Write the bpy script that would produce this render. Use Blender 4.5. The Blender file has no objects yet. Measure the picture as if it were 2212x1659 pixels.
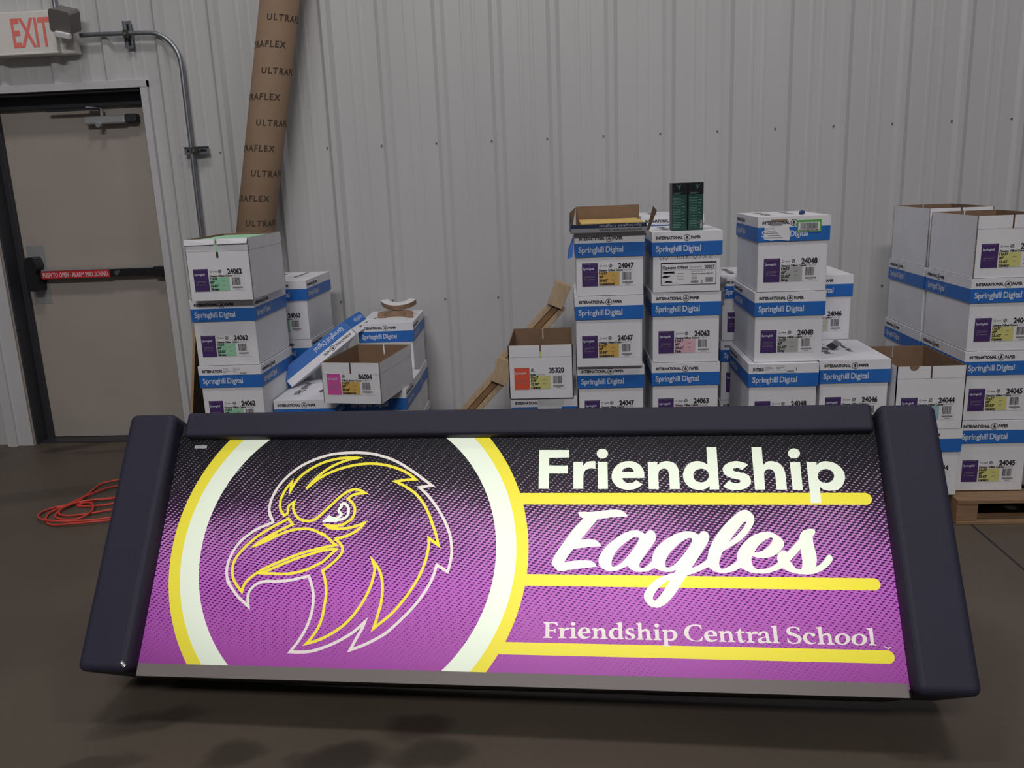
import bpy, bmesh, math, random
from mathutils import Vector, Matrix
from mathutils.geometry import delaunay_2d_cdt
C = bpy.context.scene.collection
PI = math.pi
random.seed(7)

# ------------------------------------------------------------------ camera
F_PX = 1831.5
R = Matrix(((0.9973912573, 0.0384720866, 0.0610784609),
            (-0.0230357422, 0.9715327457, -0.2357826933),
            (-0.0684107770, 0.2337606092, 0.9698844999)))      # world (x, -z, y) to camera (right, down, forward)
cam_d = bpy.data.cameras.new('camera'); cam = bpy.data.objects.new('camera', cam_d); C.objects.link(cam)
cam_d.sensor_width = 36.0; cam_d.lens = F_PX / 2212 * 36.0; cam_d.clip_start = .05; cam_d.clip_end = 100
def wv(i): return Vector((R[i][0], R[i][2], -R[i][1]))
rx, dn, fw = wv(0), wv(1), wv(2)
cam.matrix_world = Matrix(((rx.x, -dn.x, -fw.x, 0), (rx.y, -dn.y, -fw.y, 0), (rx.z, -dn.z, -fw.z, 1.47), (0, 0, 0, 1)))
bpy.context.scene.camera = cam
vs = bpy.context.scene.view_settings
vs.view_transform = 'Standard'; vs.look = 'None'; vs.exposure = 0.0; vs.gamma = 1.0; vs.use_curve_mapping = False

# ------------------------------------------------------------------ light
w = bpy.data.worlds.new('hall_ambient'); bpy.context.scene.world = w; w.use_nodes = True
bg = w.node_tree.nodes['Background']; bg.inputs[0].default_value = (.93, .95, 1, 1); bg.inputs[1].default_value = .085
def area(name, loc, size, power, color=(1, .965, .945), rot=(0, 0, 0)):
    l = bpy.data.lights.new(name, 'AREA'); l.shape = 'RECTANGLE'; l.size, l.size_y = size; l.energy = power; l.color = color
    o = bpy.data.objects.new(name, l); o.location = loc; o.rotation_euler = rot; C.objects.link(o); return o
area('high_bay_lamp', (-1.6, 1.7, 6.6), (1.3, .6), 70)
area('high_bay_lamp', (2.2, 1.7, 6.6), (1.3, .6), 62)
area('high_bay_lamp', (-0.6, -4.2, 6.0), (3.0, .8), 262, rot=(.5, 0, 0))

# ------------------------------------------------------------------ materials
def s2l(c): return tuple((x / 12.92 if x <= .04045 else ((x + .055) / 1.055) ** 2.4) for x in (v / 255 for v in c)) + (1,)
MAT = {}
def mat(name, rgb, rough=.6, metal=0, noise=0, nscale=8, spec=.5, bump=0, bscale=200, stretch=None, rgb2=None):
    m = bpy.data.materials.new(name); m.use_nodes = True; nt = m.node_tree; b = nt.nodes['Principled BSDF']
    b.inputs['Roughness'].default_value = rough; b.inputs['Metallic'].default_value = metal
    b.inputs['Specular IOR Level'].default_value = spec
    col = s2l(rgb); b.inputs['Base Color'].default_value = col
    if noise or bump:
        tc = nt.nodes.new('ShaderNodeTexCoord'); src = tc.outputs['Object']
        if stretch:
            mp = nt.nodes.new('ShaderNodeMapping'); mp.inputs['Scale'].default_value = stretch
            nt.links.new(src, mp.inputs[0]); src = mp.outputs[0]
    if noise:
        n = nt.nodes.new('ShaderNodeTexNoise'); n.inputs['Scale'].default_value = nscale; n.inputs['Detail'].default_value = 4
        nt.links.new(src, n.inputs['Vector'])
        mx = nt.nodes.new('ShaderNodeMix'); mx.data_type = 'RGBA'
        lo = s2l(rgb2) if rgb2 else tuple(max(0, v * (1 - noise)) for v in col[:3]) + (1,)
        hi = col if rgb2 else tuple(min(1, v * (1 + noise)) for v in col[:3]) + (1,)
        mx.inputs[6].default_value = lo; mx.inputs[7].default_value = hi
        mr = nt.nodes.new('ShaderNodeMapRange'); mr.inputs[1].default_value = .3; mr.inputs[2].default_value = .7
        nt.links.new(n.outputs[0], mr.inputs[0]); nt.links.new(mr.outputs[0], mx.inputs[0]); nt.links.new(mx.outputs[2], b.inputs['Base Color'])
    if bump:
        n2 = nt.nodes.new('ShaderNodeTexNoise'); n2.inputs['Scale'].default_value = bscale
        nt.links.new(src, n2.inputs['Vector'])
        bp = nt.nodes.new('ShaderNodeBump'); bp.inputs['Strength'].default_value = bump; bp.inputs['Distance'].default_value = .002
        nt.links.new(n2.outputs[0], bp.inputs['Height']); nt.links.new(bp.outputs[0], b.inputs['Normal'])
    MAT[name] = m; return m
mat('carton', (228, 228, 233), .55, noise=.035, nscale=9)
mat('carton_inside', (132, 106, 84), .8, noise=.06, nscale=20)
mat('band_blue', (38, 106, 190), .45, noise=.03, nscale=8)
mat('band_navy', (28, 42, 72), .45)
mat('ink', (42, 42, 50), .6); mat('ink_grey', (135, 135, 142), .6); mat('ink_white', (205, 212, 228), .6)
mat('label_paper', (226, 226, 230), .5)
mat('purple', (72, 44, 104), .5); mat('orange_red', (226, 92, 62), .5); mat('pink', (214, 88, 166), .5)
for n, c in dict(green=(150, 205, 170), goldenrod=(214, 172, 88), rose=(222, 178, 192), grey=(172, 174, 172), ivory=(200, 192, 180), canary=(210, 205, 128), sky=(150, 186, 200)).items(): mat('tint_' + n, c, .6)
mat('paper_green', (168, 222, 186), .6); mat('paper_gold', (226, 190, 110), .6); mat('paper_white', (228, 228, 232), .6)
mat('tape_yellow', (216, 206, 120), .4); mat('dark_tape', (28, 60, 52), .5); mat('tape_torn', (205, 207, 210), .3, noise=.08, nscale=30)
mat('sticker_green', (92, 170, 84), .5)
mat('wall_white', (193, 193, 194), .42, noise=.03, nscale=3, stretch=(1, 1, .25))
mat('trim_white', (196, 196, 198), .5, noise=.03, nscale=5)
mat('screw', (120, 118, 114), .5, metal=.6)
mat('door_paint', (168, 160, 152), .5, noise=.035, nscale=3)
mat('frame_dark', (48, 48, 54), .5)
mat('black_plastic', (26, 27, 31), .4); mat('chrome', (190, 192, 198), .18, metal=1); mat('steel', (168, 170, 172), .35, metal=.35)
mat('galvanised', (150, 154, 160), .38, metal=.85, noise=.08, nscale=40)
mat('lens', (238, 238, 240), .2); mat('strut_dark', (70, 68, 62), .5, metal=.4)  # lens: pale paint stands in for bright reflections in chrome
mat('push_red', (196, 40, 52), .45); mat('push_text', (228, 196, 200), .5)
mat('exit_white', (228, 225, 220), .5); mat('exit_red', (244, 128, 120), .5); mat('lamp_grey', (112, 108, 106), .4)
mat('kraft', (138, 114, 92), .75, noise=.05, nscale=10); mat('kraft_ink', (70, 58, 48), .8)
mat('plywood_edge', (168, 140, 106), .8, noise=.1, nscale=30); mat('plywood_face', (78, 66, 54), .8, noise=.1, nscale=6, stretch=(1, 1, .2))
mat('pine', (184, 160, 130), .75, noise=.12, nscale=14, stretch=(6, 6, 1)); mat('pine_dark', (140, 106, 72), .8, noise=.15, nscale=12)
mat('pallet_wood', (142, 112, 84), .85, noise=.18, nscale=12, stretch=(1, 6, 6))
mat('navy_coat', (46, 44, 62), .62, spec=.35, noise=.06, nscale=3, bump=.25, bscale=260)
mat('retainer', (128, 120, 118), .5)
mat('cabinet_black', (26, 25, 30), .7)
mat('cord_red', (206, 70, 56), .5)
mat('green_box', (26, 66, 60), .45, noise=.06, nscale=30); mat('green_box_top', (18, 22, 28), .35); mat('green_text', (92, 136, 122), .6)
mat('film', (58, 56, 60), .25); mat('film_bright', (150, 150, 154), .2, metal=.4); mat('clay_blue', (34, 62, 110), .6)
mat('arc_edge', (150, 122, 100), .8, noise=.12, nscale=40); mat('arc_face', (222, 222, 222), .6)
mat('bag_clear', (150, 150, 158), .25)

def floor_mat():
    m = bpy.data.materials.new('concrete'); m.use_nodes = True; nt = m.node_tree; b = nt.nodes['Principled BSDF']; N = nt.nodes.new; L = nt.links.new
    tc = N('ShaderNodeTexCoord')
    n1 = N('ShaderNodeTexNoise'); n1.inputs['Scale'].default_value = .9; n1.inputs['Detail'].default_value = 6
    n2 = N('ShaderNodeTexNoise'); n2.inputs['Scale'].default_value = 60; n2.inputs['Detail'].default_value = 3
    L(tc.outputs['Object'], n1.inputs['Vector']); L(tc.outputs['Object'], n2.inputs['Vector'])
    r = N('ShaderNodeValToRGB'); e = r.color_ramp.elements
    e[0].position = .3; e[0].color = s2l((84, 75, 66)); e[1].position = .72; e[1].color = s2l((102, 92, 81))
    L(n1.outputs[0], r.inputs[0])
    mx = N('ShaderNodeMix'); mx.data_type = 'RGBA'; mx.blend_type = 'MULTIPLY'; mx.inputs[0].default_value = 1
    r2 = N('ShaderNodeValToRGB'); r2.color_ramp.elements[0].color = (.9, .9, .9, 1); r2.color_ramp.elements[1].color = (1.05, 1.05, 1.05, 1)
    L(n2.outputs[0], r2.inputs[0]); L(r.outputs[0], mx.inputs[6]); L(r2.outputs[0], mx.inputs[7])
    cur = mx.outputs[2]
    sep = N('ShaderNodeSeparateXYZ'); wob = N('ShaderNodeTexNoise'); wob.inputs['Scale'].default_value = 7
    va = N('ShaderNodeVectorMath'); va.operation = 'MULTIPLY_ADD'; va.inputs[1].default_value = (.1, .1, 0)
    L(tc.outputs['Object'], wob.inputs['Vector']); L(wob.outputs['Color'], va.inputs[0]); L(tc.outputs['Object'], va.inputs[2]); L(va.outputs[0], sep.inputs[0])
    # drip marks: centre x, centre y, radius x, radius y, slant, strength
    for cx, cy, rx_, ry_, sl, st in ((-1.22, 2.06, .14, .05, .35, .45), (-1.28, 1.88, .11, .045, .3, .42), (-.93, 1.93, .08, .06, .2, .5), (-.63, 1.91, .13, .06, .1, .6),
                                     (-.38, 1.93, .1, .06, .1, .5), (-.66, 1.77, .05, .02, .1, .35), (-.45, 2.05, .09, .06, 0, .5), (-2.6, 3.95, .5, .1, .35, .25), (-2.75, 4.62, .3, .035, .1, .3), (-3.0, 4.72, .16, .07, .4, .55)):
        cx += .05; cy += .05
        dx = N('ShaderNodeMath'); dx.operation = 'SUBTRACT'; dx.inputs[1].default_value = cx; L(sep.outputs[0], dx.inputs[0])
        dy = N('ShaderNodeMath'); dy.operation = 'SUBTRACT'; dy.inputs[1].default_value = cy; L(sep.outputs[1], dy.inputs[0])
        sh = N('ShaderNodeMath'); sh.operation = 'MULTIPLY_ADD'; sh.inputs[1].default_value = -sl; L(dx.outputs[0], sh.inputs[0]); L(dy.outputs[0], sh.inputs[2])
        a = N('ShaderNodeMath'); a.operation = 'DIVIDE'; a.inputs[1].default_value = rx_; L(dx.outputs[0], a.inputs[0])
        c = N('ShaderNodeMath'); c.operation = 'DIVIDE'; c.inputs[1].default_value = ry_; L(sh.outputs[0], c.inputs[0])
        a2 = N('ShaderNodeMath'); a2.operation = 'POWER'; a2.inputs[1].default_value = 2; L(a.outputs[0], a2.inputs[0])
        c2 = N('ShaderNodeMath'); c2.operation = 'MULTIPLY_ADD'; L(c.outputs[0], c2.inputs[0]); L(c.outputs[0], c2.inputs[1]); L(a2.outputs[0], c2.inputs[2])
        mr = N('ShaderNodeMapRange'); mr.interpolation_type = 'SMOOTHSTEP'; mr.inputs[1].default_value = .25; mr.inputs[2].default_value = 1.7; mr.inputs[3].default_value = st; mr.inputs[4].default_value = 0
        L(c2.outputs[0], mr.inputs[0])
        m2 = N('ShaderNodeMix'); m2.data_type = 'RGBA'; m2.inputs[7].default_value = s2l((30, 27, 25)); L(mr.outputs[0], m2.inputs[0]); L(cur, m2.inputs[6]); cur = m2.outputs[2]
    L(cur, b.inputs['Base Color']); b.inputs['Roughness'].default_value = .5; b.inputs['Specular IOR Level'].default_value = .3
    MAT['concrete'] = m
floor_mat()

# ------------------------------------------------------------------ mesh helpers
class MB:
    def __init__(s): s.v = []; s.f = []; s.m = []; s.names = []; s.sm = []
    def mi(s, n):
        if n not in s.names: s.names.append(n)
        return s.names.index(n)
    def add(s, vs_, fs, m, T=None, smooth=False):
        b = len(s.v); k = s.mi(m)
        for p in vs_:
            p = Vector(p); s.v.append(T @ p if T else p)
        for f in fs: s.f.append([b + i for i in f]); s.m.append(k); s.sm.append(smooth)
    def box(s, x0, x1, y0, y1, z0, z1, m, T=None):
        s.add([(x0, y0, z0), (x1, y0, z0), (x1, y1, z0), (x0, y1, z0), (x0, y0, z1), (x1, y0, z1), (x1, y1, z1), (x0, y1, z1)],
              [(0, 3, 2, 1), (4, 5, 6, 7), (0, 1, 5, 4), (1, 2, 6, 5), (2, 3, 7, 6), (3, 0, 4, 7)], m, T)
    def quad(s, a, b, c, d, m, T=None): s.add([a, b, c, d], [(0, 1, 2, 3)], m, T)
    def tube(s, pts, r, m, n=12, cap=True, T=None):
        pts = [Vector(p) for p in pts]; vs_ = []; fs = []
        up = None
        for i, p in enumerate(pts):
            t = (pts[min(i + 1, len(pts) - 1)] - pts[max(i - 1, 0)]).normalized()
            if up is None: up = t.orthogonal().normalized()
            up = (up - t * up.dot(t)).normalized(); sd = t.cross(up)
            for k in range(n):
                a = 2 * PI * k / n; vs_.append(p + r * (math.cos(a) * up + math.sin(a) * sd))
        for i in range(len(pts) - 1):
            for k in range(n): fs.append((i * n + k, i * n + (k + 1) % n, (i + 1) * n + (k + 1) % n, (i + 1) * n + k))
        s.add(vs_, fs, m, T, True)
        if cap: s.add(vs_[:n], [tuple(range(n))[::-1]], m, T); s.add(vs_[-n:], [tuple(range(n))], m, T)
    def prism(s, poly, z0, z1, m, T=None, m2=None):
        n = len(poly)
        s.add([(x, y, z0) for x, y in poly], [tuple(range(n))[::-1]], m, T); s.add([(x, y, z1) for x, y in poly], [tuple(range(n))], m2 or m, T)
        s.add([(x, y, z0) for x, y in poly] + [(x, y, z1) for x, y in poly], [(i, (i + 1) % n, n + (i + 1) % n, n + i) for i in range(n)], m, T)
    def mesh(s, name):
        me = bpy.data.meshes.new(name); me.from_pydata([tuple(p) for p in s.v], [], s.f)
        for n in s.names: me.materials.append(MAT[n])
        me.polygons.foreach_set('material_index', s.m); me.polygons.foreach_set('use_smooth', s.sm); me.update(); return me
def obj(name, mb, parent=None, bevel=0, seg=2):
    me = mb.mesh(name) if isinstance(mb, MB) else mb
    o = bpy.data.objects.new(name, me); C.objects.link(o)
    if parent: o.parent = parent
    if bevel:
        md = o.modifiers.new('bevel', 'BEVEL'); md.width = bevel; md.segments = seg; md.limit_method = 'ANGLE'; md.angle_limit = math.radians(40)
    return o
def tag(o, label, cat, group=None):
    o['label'] = label; o['category'] = cat
    if group: o['group'] = group
    return o
def thing(name, label, cat, loc=(0, 0, 0), rz=0, group=None):
    o = bpy.data.objects.new(name, None); C.objects.link(o); o.location = loc; o.rotation_euler = (0, 0, rz); o.empty_display_size = .1
    return tag(o, label, cat, group)
def struct(name, mb, parent=None, bevel=0):
    o = obj(name, mb, parent, bevel)
    if not parent: o['kind'] = 'structure'
    return o

# ---- lettering: text outlines as flat faces
_tc = {}
def text2d(s, size, bold=0, space=1.0, squash=1.0, res=2):
    key = (s, round(size, 5), bold, space, squash, res)
    if key in _tc: return _tc[key]
    cu = bpy.data.curves.new('t', 'FONT'); cu.body = s; cu.size = size; cu.offset = bold; cu.space_character = space; cu.resolution_u = res; cu.fill_mode = 'FRONT'
    o = bpy.data.objects.new('t', cu); me = bpy.data.meshes.new_from_object(o)
    vs_ = [(v.co.x * squash, v.co.y) for v in me.vertices]; fs = [tuple(p.vertices) for p in me.polygons]
    bpy.data.objects.remove(o); bpy.data.curves.remove(cu); bpy.data.meshes.remove(me)
    if vs_:
        x0 = min(v[0] for v in vs_); vs_ = [(a - x0, b) for a, b in vs_]
    wd = max(v[0] for v in vs_); _tc[key] = (vs_, fs, wd); return _tc[key]
def put_text(mb, s, x, y, size, m, P, bold=0, width=None, space=1.0, squash=1.0, align='L', res=2):
    """P maps flat (u, v) to 3d"""
    vs_, fs, wd = text2d(s, size, bold, space, squash, res)
    k = width / wd if width else 1; wd *= k
    ox = x - (wd if align == 'R' else wd / 2 if align == 'C' else 0)
    mb.add([P(ox + a * k, y + b) for a, b in vs_], fs, m)
    return wd
def rect2(mb, x0, x1, y0, y1, m, P): mb.add([P(x0, y0), P(x1, y0), P(x1, y1), P(x0, y1)], [(0, 1, 2, 3)], m)
def ring2(mb, cx, cy, r0, r1, m, P, n=20):
    vs_ = []
    for k in range(n):
        a = 2 * PI * k / n; vs_ += [P(cx + r0 * math.cos(a), cy + r0 * math.sin(a)), P(cx + r1 * math.cos(a), cy + r1 * math.sin(a))]
    mb.add(vs_, [(2 * k, 2 * k + 1, (2 * k + 3) % (2 * n), (2 * k + 2) % (2 * n)) for k in range(n)], m)
def line2(mb, a, b, wd, m, P):
    d = Vector(b) - Vector(a); n = Vector((-d.y, d.x)).normalized() * wd / 2; a = Vector(a); b = Vector(b)
    mb.add([P(*(a - n)), P(*(b - n)), P(*(b + n)), P(*(a + n))], [(0, 1, 2, 3)], m)
def mill_mark(mb, cx, cy, r, m, P):       # round emblem between the two words
    ring2(mb, cx, cy, r * .84, r, m, P, 16)
    for a, b in (((-.45, -.3), (0, .55)), ((0, .55), (.45, -.3)), ((0, .3), (0, -.62)), ((-.22, -.3), (.22, -.05))):
        line2(mb, (cx + a[0] * r, cy + a[1] * r), (cx + b[0] * r, cy + b[1] * r), r * .2, m, P)

# ------------------------------------------------------------------ setting
def build_room():
    X0, X1 = -7.0, 7.0; WY = 4.81; H = 6.4
    OX0, OX1, OZ = -3.292, -2.318, 2.045
    prof = [];  k = -20
    x = -.963 - .3048 * 20
    pts = [(X0, 0)]
    while x < X1 - .3:
        if x > X0 + .1:
            rh = .026 if x < -1.2 else .011
            pts += [(x - .036, 0), (x - .014, -rh), (x + .014, -rh), (x + .036, 0)]
            pts += [(x + .115, 0), (x + .122, -.0014), (x + .134, -.0014), (x + .141, 0), (x + .175, 0), (x + .182, -.0014), (x + .194, -.0014), (x + .201, 0)]
        x += .3048
    pts.append((X1, 0))
    def cut(px):
        out = []
        for a, b in zip(pts, pts[1:]):
            if a[0] < px < b[0]: t = (px - a[0]) / (b[0] - a[0]); return (px, a[1] + t * (b[1] - a[1]))
    cs = sorted(pts + [cut(OX0), cut(OX1)])
    mb = MB()
    for a, b in zip(cs, cs[1:]):
        z0 = OZ if (a[0] >= OX0 - 1e-6 and b[0] <= OX1 + 1e-6) else 0
        mb.quad((a[0], WY + a[1], z0), (b[0], WY + b[1], z0), (b[0], WY + b[1], H), (a[0], WY + a[1], H), 'wall_white')
    mb.box(X0, OX0, WY + .16, WY + .2, 0, H, 'wall_white'); mb.box(OX1, X1, WY + .16, WY + .2, 0, H, 'wall_white'); mb.box(OX0, OX1, WY + .16, WY + .2, OZ, H, 'wall_white')
    for zz in (.824, 1.683):
        for i in range(-9, 12):
            xc = -.963 + .3048 * i - .045
            if OX0 - .1 < xc < OX1 + .1: continue
            mb.tube([(xc, WY - .006, zz), (xc, WY + .001, zz)], .0048, 'screw', 8)
            if i % 9 == 1: mb.tube([(xc + .05, WY - .007, zz), (xc + .05, WY + .001, zz)], .0048, 'screw', 8)
    struct('wall_back', mb)
    mb = MB(); mb.box(-9, 9, -7, 5.2, -.12, 0, 'concrete'); f = struct('floor', mb)
    # saw-cut joints in the slab
    mb = MB()
    for a, b in (((1.655, 3.46), (1.655, -3)), ((1.655, 2.96), (6.5, 2.96)), ((-6, -1.4), (6, -1.4))):
        d = (Vector(b) - Vector(a)).normalized(); n = Vector((-d.y, d.x)) * .004
        a = Vector(a); b = Vector(b); mb.quad((*(a - n), .0015), (*(b - n), .0015), (*(b + n), .0015), (*(a + n), .0015), 'ink')
    obj('saw_cut_joint', mb, f)
    # door
    mb = MB(); mb.box(OX0 + .012, OX1 - .012, 4.93, 4.972, .008, 2.0, 'door_paint'); d = struct('door_1', mb, bevel=.003)
    mb = MB()
    mb.box(OX0, OX0 + .016, 4.80, 4.975, 0, OZ, 'frame_dark'); mb.box(OX1 - .016, OX1, 4.80, 4.975, 0, OZ, 'frame_dark')
    mb.box(OX0 + .016, OX1 - .016, 4.80, 4.975, OZ - .016, OZ, 'frame_dark')
    mb.box(OX0 + .016, OX0 + .05, 4.90, 4.928, 0, OZ - .016, 'frame_dark'); mb.box(OX1 - .05, OX1 - .016, 4.90, 4.928, 0, OZ - .016, 'frame_dark')
    mb.box(OX0 + .05, OX1 - .05, 4.90, 4.928, OZ - .08, OZ - .016, 'frame_dark')
    obj('door_frame', mb, d, .002)
    mb = MB(); mb.box(OX0 + .016, OX1 - .016, 4.82, 4.975, 0, .006, 'frame_dark'); obj('threshold', mb, d)
    mb = MB()
    mb.box(OX1 - .004, OX1 + .036, 4.778, 4.81, 0, OZ + .036, 'trim_white'); mb.box(OX0 - .04, OX1 + .036, 4.776, 4.81, OZ, OZ + .04, 'trim_white')
    mb.box(OX0 - .13, OX0 + .004, 4.775, 4.81, 0, OZ + .04, 'trim_white'); mb.box(OX0 - .15, OX0 - .09, 4.757, 4.777, 0, OZ + .04, 'trim_white')
    mb.box(OX0 + .003, OX0 + .006, 4.774, 4.78, 0, OZ, 'plywood_edge')
    struct('trim_1', mb, bevel=.002)
    # panic bar on the door
    pb = thing('panic_bar', 'black push bar with a red strip across the steel exit door', 'door bar', (0, 4.93, 0))
    yb = -.055
    mb = MB(); mb.box(-3.135, -2.372, yb, yb + .04, 1.006, 1.05, 'black_plastic'); obj('rail', mb, pb, .004)
    mb = MB()
    pol = [(.0, -.1), (.055, -.1), (.062, -.03), (.05, .0), (.062, .05), (.045, .1), (.005, .1), (-.012, .04), (-.012, -.04)]
    T = Matrix.Translation((-3.19, 0, 1.035)) @ Matrix.Rotation(PI / 2, 4, 'X')
    mb.prism(pol, 0, .085, 'black_plastic', T); obj('latch_housing', mb, pb, .008, 3)
    mb = MB(); mb.box(-2.43, -2.365, yb - .012, 0, .998, 1.056, 'black_plastic'); obj('end_bracket', mb, pb, .004)
    mb = MB(); mb.box(-3.12, -2.7, yb - .006, yb, 1.004, 1.048, 'push_red')
    P = lambda u, v: (-3.11 + u, yb - .0066, 1.0125 + v)
    put_text(mb, 'PUSH TO OPEN - ALARM WILL SOUND', 0, 0, .038, 'push_text', P, .001, .40)
    obj('push_strip', mb, pb)['label'] = 'red strip with white capitals'
    mb = MB(); mb.box(-3.12, -2.43, yb, yb + .03, 1.05, 1.056, 'steel'); obj('top_edge', mb, pb)
    mb = MB(); mb.tube([(-2.655, yb - .01, 1.027), (-2.655, yb, 1.027)], .014, 'chrome', 16); obj('key_cylinder', mb, pb)['label'] = 'round chrome lock cylinder'
    mb = MB(); mb.box(-3.225, -3.115, -.0015, 0, .85, 1.2, 'steel'); obj('backing_plate', mb, pb)
    # closer
    dc = thing('door_closer', 'grey hydraulic door closer with folded arm at top of the door', 'door closer', (0, 4.93, 0))
    mb = MB(); mb.box(-2.72, -2.48, -.06, 0, 1.868, 1.912, 'steel'); mb.box(-2.48, -2.415, -.055, 0, 1.872, 1.918, 'frame_dark'); obj('closer_body', mb, dc, .008)
    mb = MB(); mb.tube([(-2.62, -.035, 1.9), (-2.62, -.035, 1.952)], .01, 'steel', 10); mb.tube([(-2.62, -.035, 1.95), (-2.70, -.05, 1.962)], .009, 'steel', 8)
    mb.box(-2.93, -2.62, -.07, -.05, 1.945, 1.957, 'frame_dark'); obj('closer_arm', mb, dc, .002)
    mb = MB(); mb.tube([(-2.63, -.08, 1.862), (-2.63, -.03, 1.87)], .014, 'steel', 10); obj('valve_cap', mb, dc)
build_room()

def exit_sign():
    e = thing('exit_sign', 'white EXIT sign with red letters and an emergency lamp head above the door', 'exit sign', (0, 4.70, 0))
    mb = MB(); mb.box(-3.12, -2.71, 0, .106, 2.235, 2.445, 'exit_white'); mb.box(-3.125, -2.635, .04, .106, 2.23, 2.43, 'exit_white')
    mb.box(-3.13, -2.705, -.004, .05, 2.227, 2.239, 'exit_white'); obj('housing', mb, e, .005)
    mb = MB(); P = lambda u, v: (-2.948 + u, -.0015, 2.268 + v); put_text(mb, 'EXIT', 0, 0, .205, 'exit_red', P, .004, .215, res=4); obj('exit_letters', mb, e)['label'] = 'red EXIT letters'
    mb = MB(); T = Matrix.Translation((-2.625, -.03, 2.385)) @ Matrix.Rotation(.25, 4, 'Y') @ Matrix.Rotation(.35, 4, 'X')
    pol = [(-.05, -.058), (.05, -.058), (.058, -.045), (.058, .045), (.048, .058), (-.048, .058), (-.058, .045), (-.058, -.045)]
    mb.prism(pol, -.045, .055, 'lamp_grey', T @ Matrix.Rotation(PI / 2, 4, 'X')); lamp = obj('lamp_head', mb, e, .01, 3)
    mb = MB(); mb.box(-.026, .054, -.07, -.04, -.076, -.046, 'lens', T); obj('lamp_lens', mb, lamp, .005)['label'] = 'chrome lens, its shine painted pale'
    mb = MB(); mb.tube([(-2.645, 0, 2.37), (-2.645, .05, 2.37)], .02, 'lamp_grey', 12); obj('swivel', mb, lamp)
    tag(obj('electrical_conduit', (lambda m: (m.tube([(-2.735, 4.785, 2.40), (-2.735, 4.785, 3.4)], .0125, 'galvanised', 12), m)[1])(MB())), 'short upright grey conduit running up from the EXIT sign', 'conduit', 'conduits on the back wall')
    pts = [(-2.605, 4.762, 2.322), (-2.5, 4.762, 2.322), (-2.27, 4.762, 2.318)]
    for k in range(1, 10):
        a = PI / 2 * k / 9; pts.append((-2.235 + .17 * math.sin(a), 4.762, 2.148 + .17 * math.cos(a)))
    pts += [(-2.066, 4.762, 1.7), (-2.068, 4.762, 1.25), (-2.068, 4.762, .3)]
    mb = MB(); mb.tube(pts, .0125, 'galvanised', 12)
    tag(obj('electrical_conduit', mb), 'bent grey conduit from the EXIT sign down beside the door', 'conduit', 'conduits on the back wall')
    for lab, T in (('metal strut bracket holding the horizontal run of conduit by the EXIT sign', Matrix.Translation((-2.345, 4.745, 2.315)) @ Matrix.Rotation(.0, 4, 'Y')),
                   ('metal strut bracket holding the upright conduit right of the door', Matrix.Translation((-2.045, 4.745, 1.697)) @ Matrix.Rotation(PI / 2, 4, 'Y'))):
        t = thing('strut_bracket', lab, 'bracket', (0, 0, 0), 0, 'strut brackets'); t.matrix_world = T
        mb = MB(); mb.box(-.021, .021, .036, .04, -.07, .07, 'galvanised'); mb.box(-.021, -.018, .02, .04, -.07, .07, 'galvanised'); mb.box(.018, .021, .02, .04, -.07, .07, 'galvanised')
        mb.box(-.006, .006, .0345, .0362, -.055, -.022, 'black_plastic'); mb.box(-.006, .006, .0345, .0362, .022, .055, 'black_plastic'); obj('channel', mb, t)
        mb = MB(); mb.box(-.015, .015, .0, .006, -.02, .02, 'strut_dark'); mb.tube([(0, -.008, .0), (0, .004, 0)], .007, 'galvanised', 8); obj('pipe_clamp', mb, t)
exit_sign()

# ------------------------------------------------------------------ cartons
BW, BD, LH = .276, .425, .098
LABELS = {   # code: (patch, product, size, weight, pounds, colour name, tint)
    '24062': ('purple', 'Opaque Offset Colors', '60"', '23.62"', 'Green', 'tint_green'),
    '24047': ('purple', 'Opaque Offset Colors', '60"', '23.62"', 'Goldenrod', 'tint_goldenrod'),
    '24063': ('purple', 'Opaque Offset Colors', '60"', '23.62"', 'Pink', 'tint_rose'),
    '24048': ('purple', 'Opaque Offset Colors', '60"', '23.62"', 'Gray', 'tint_grey'),
    '24046': ('purple', 'Opaque Offset Colors', '60"', '23.62"', 'Ivory', 'tint_ivory'),
    '24045': ('purple', 'Opaque Offset Colors', '60"', '23.62"', 'Canary', 'tint_canary'),
    '24044': ('purple', 'Opaque Offset Colors', '60"', '23.62"', 'Blue', 'tint_sky'),
    '35320': ('orange_red', 'Index', '110"', '52.86"', 'Canary', 'tint_canary'),
    '86004': ('pink', 'Vellum Bristol Cover', '67"', '39.06"', 'Goldenrod', 'tint_goldenrod')}
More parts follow.
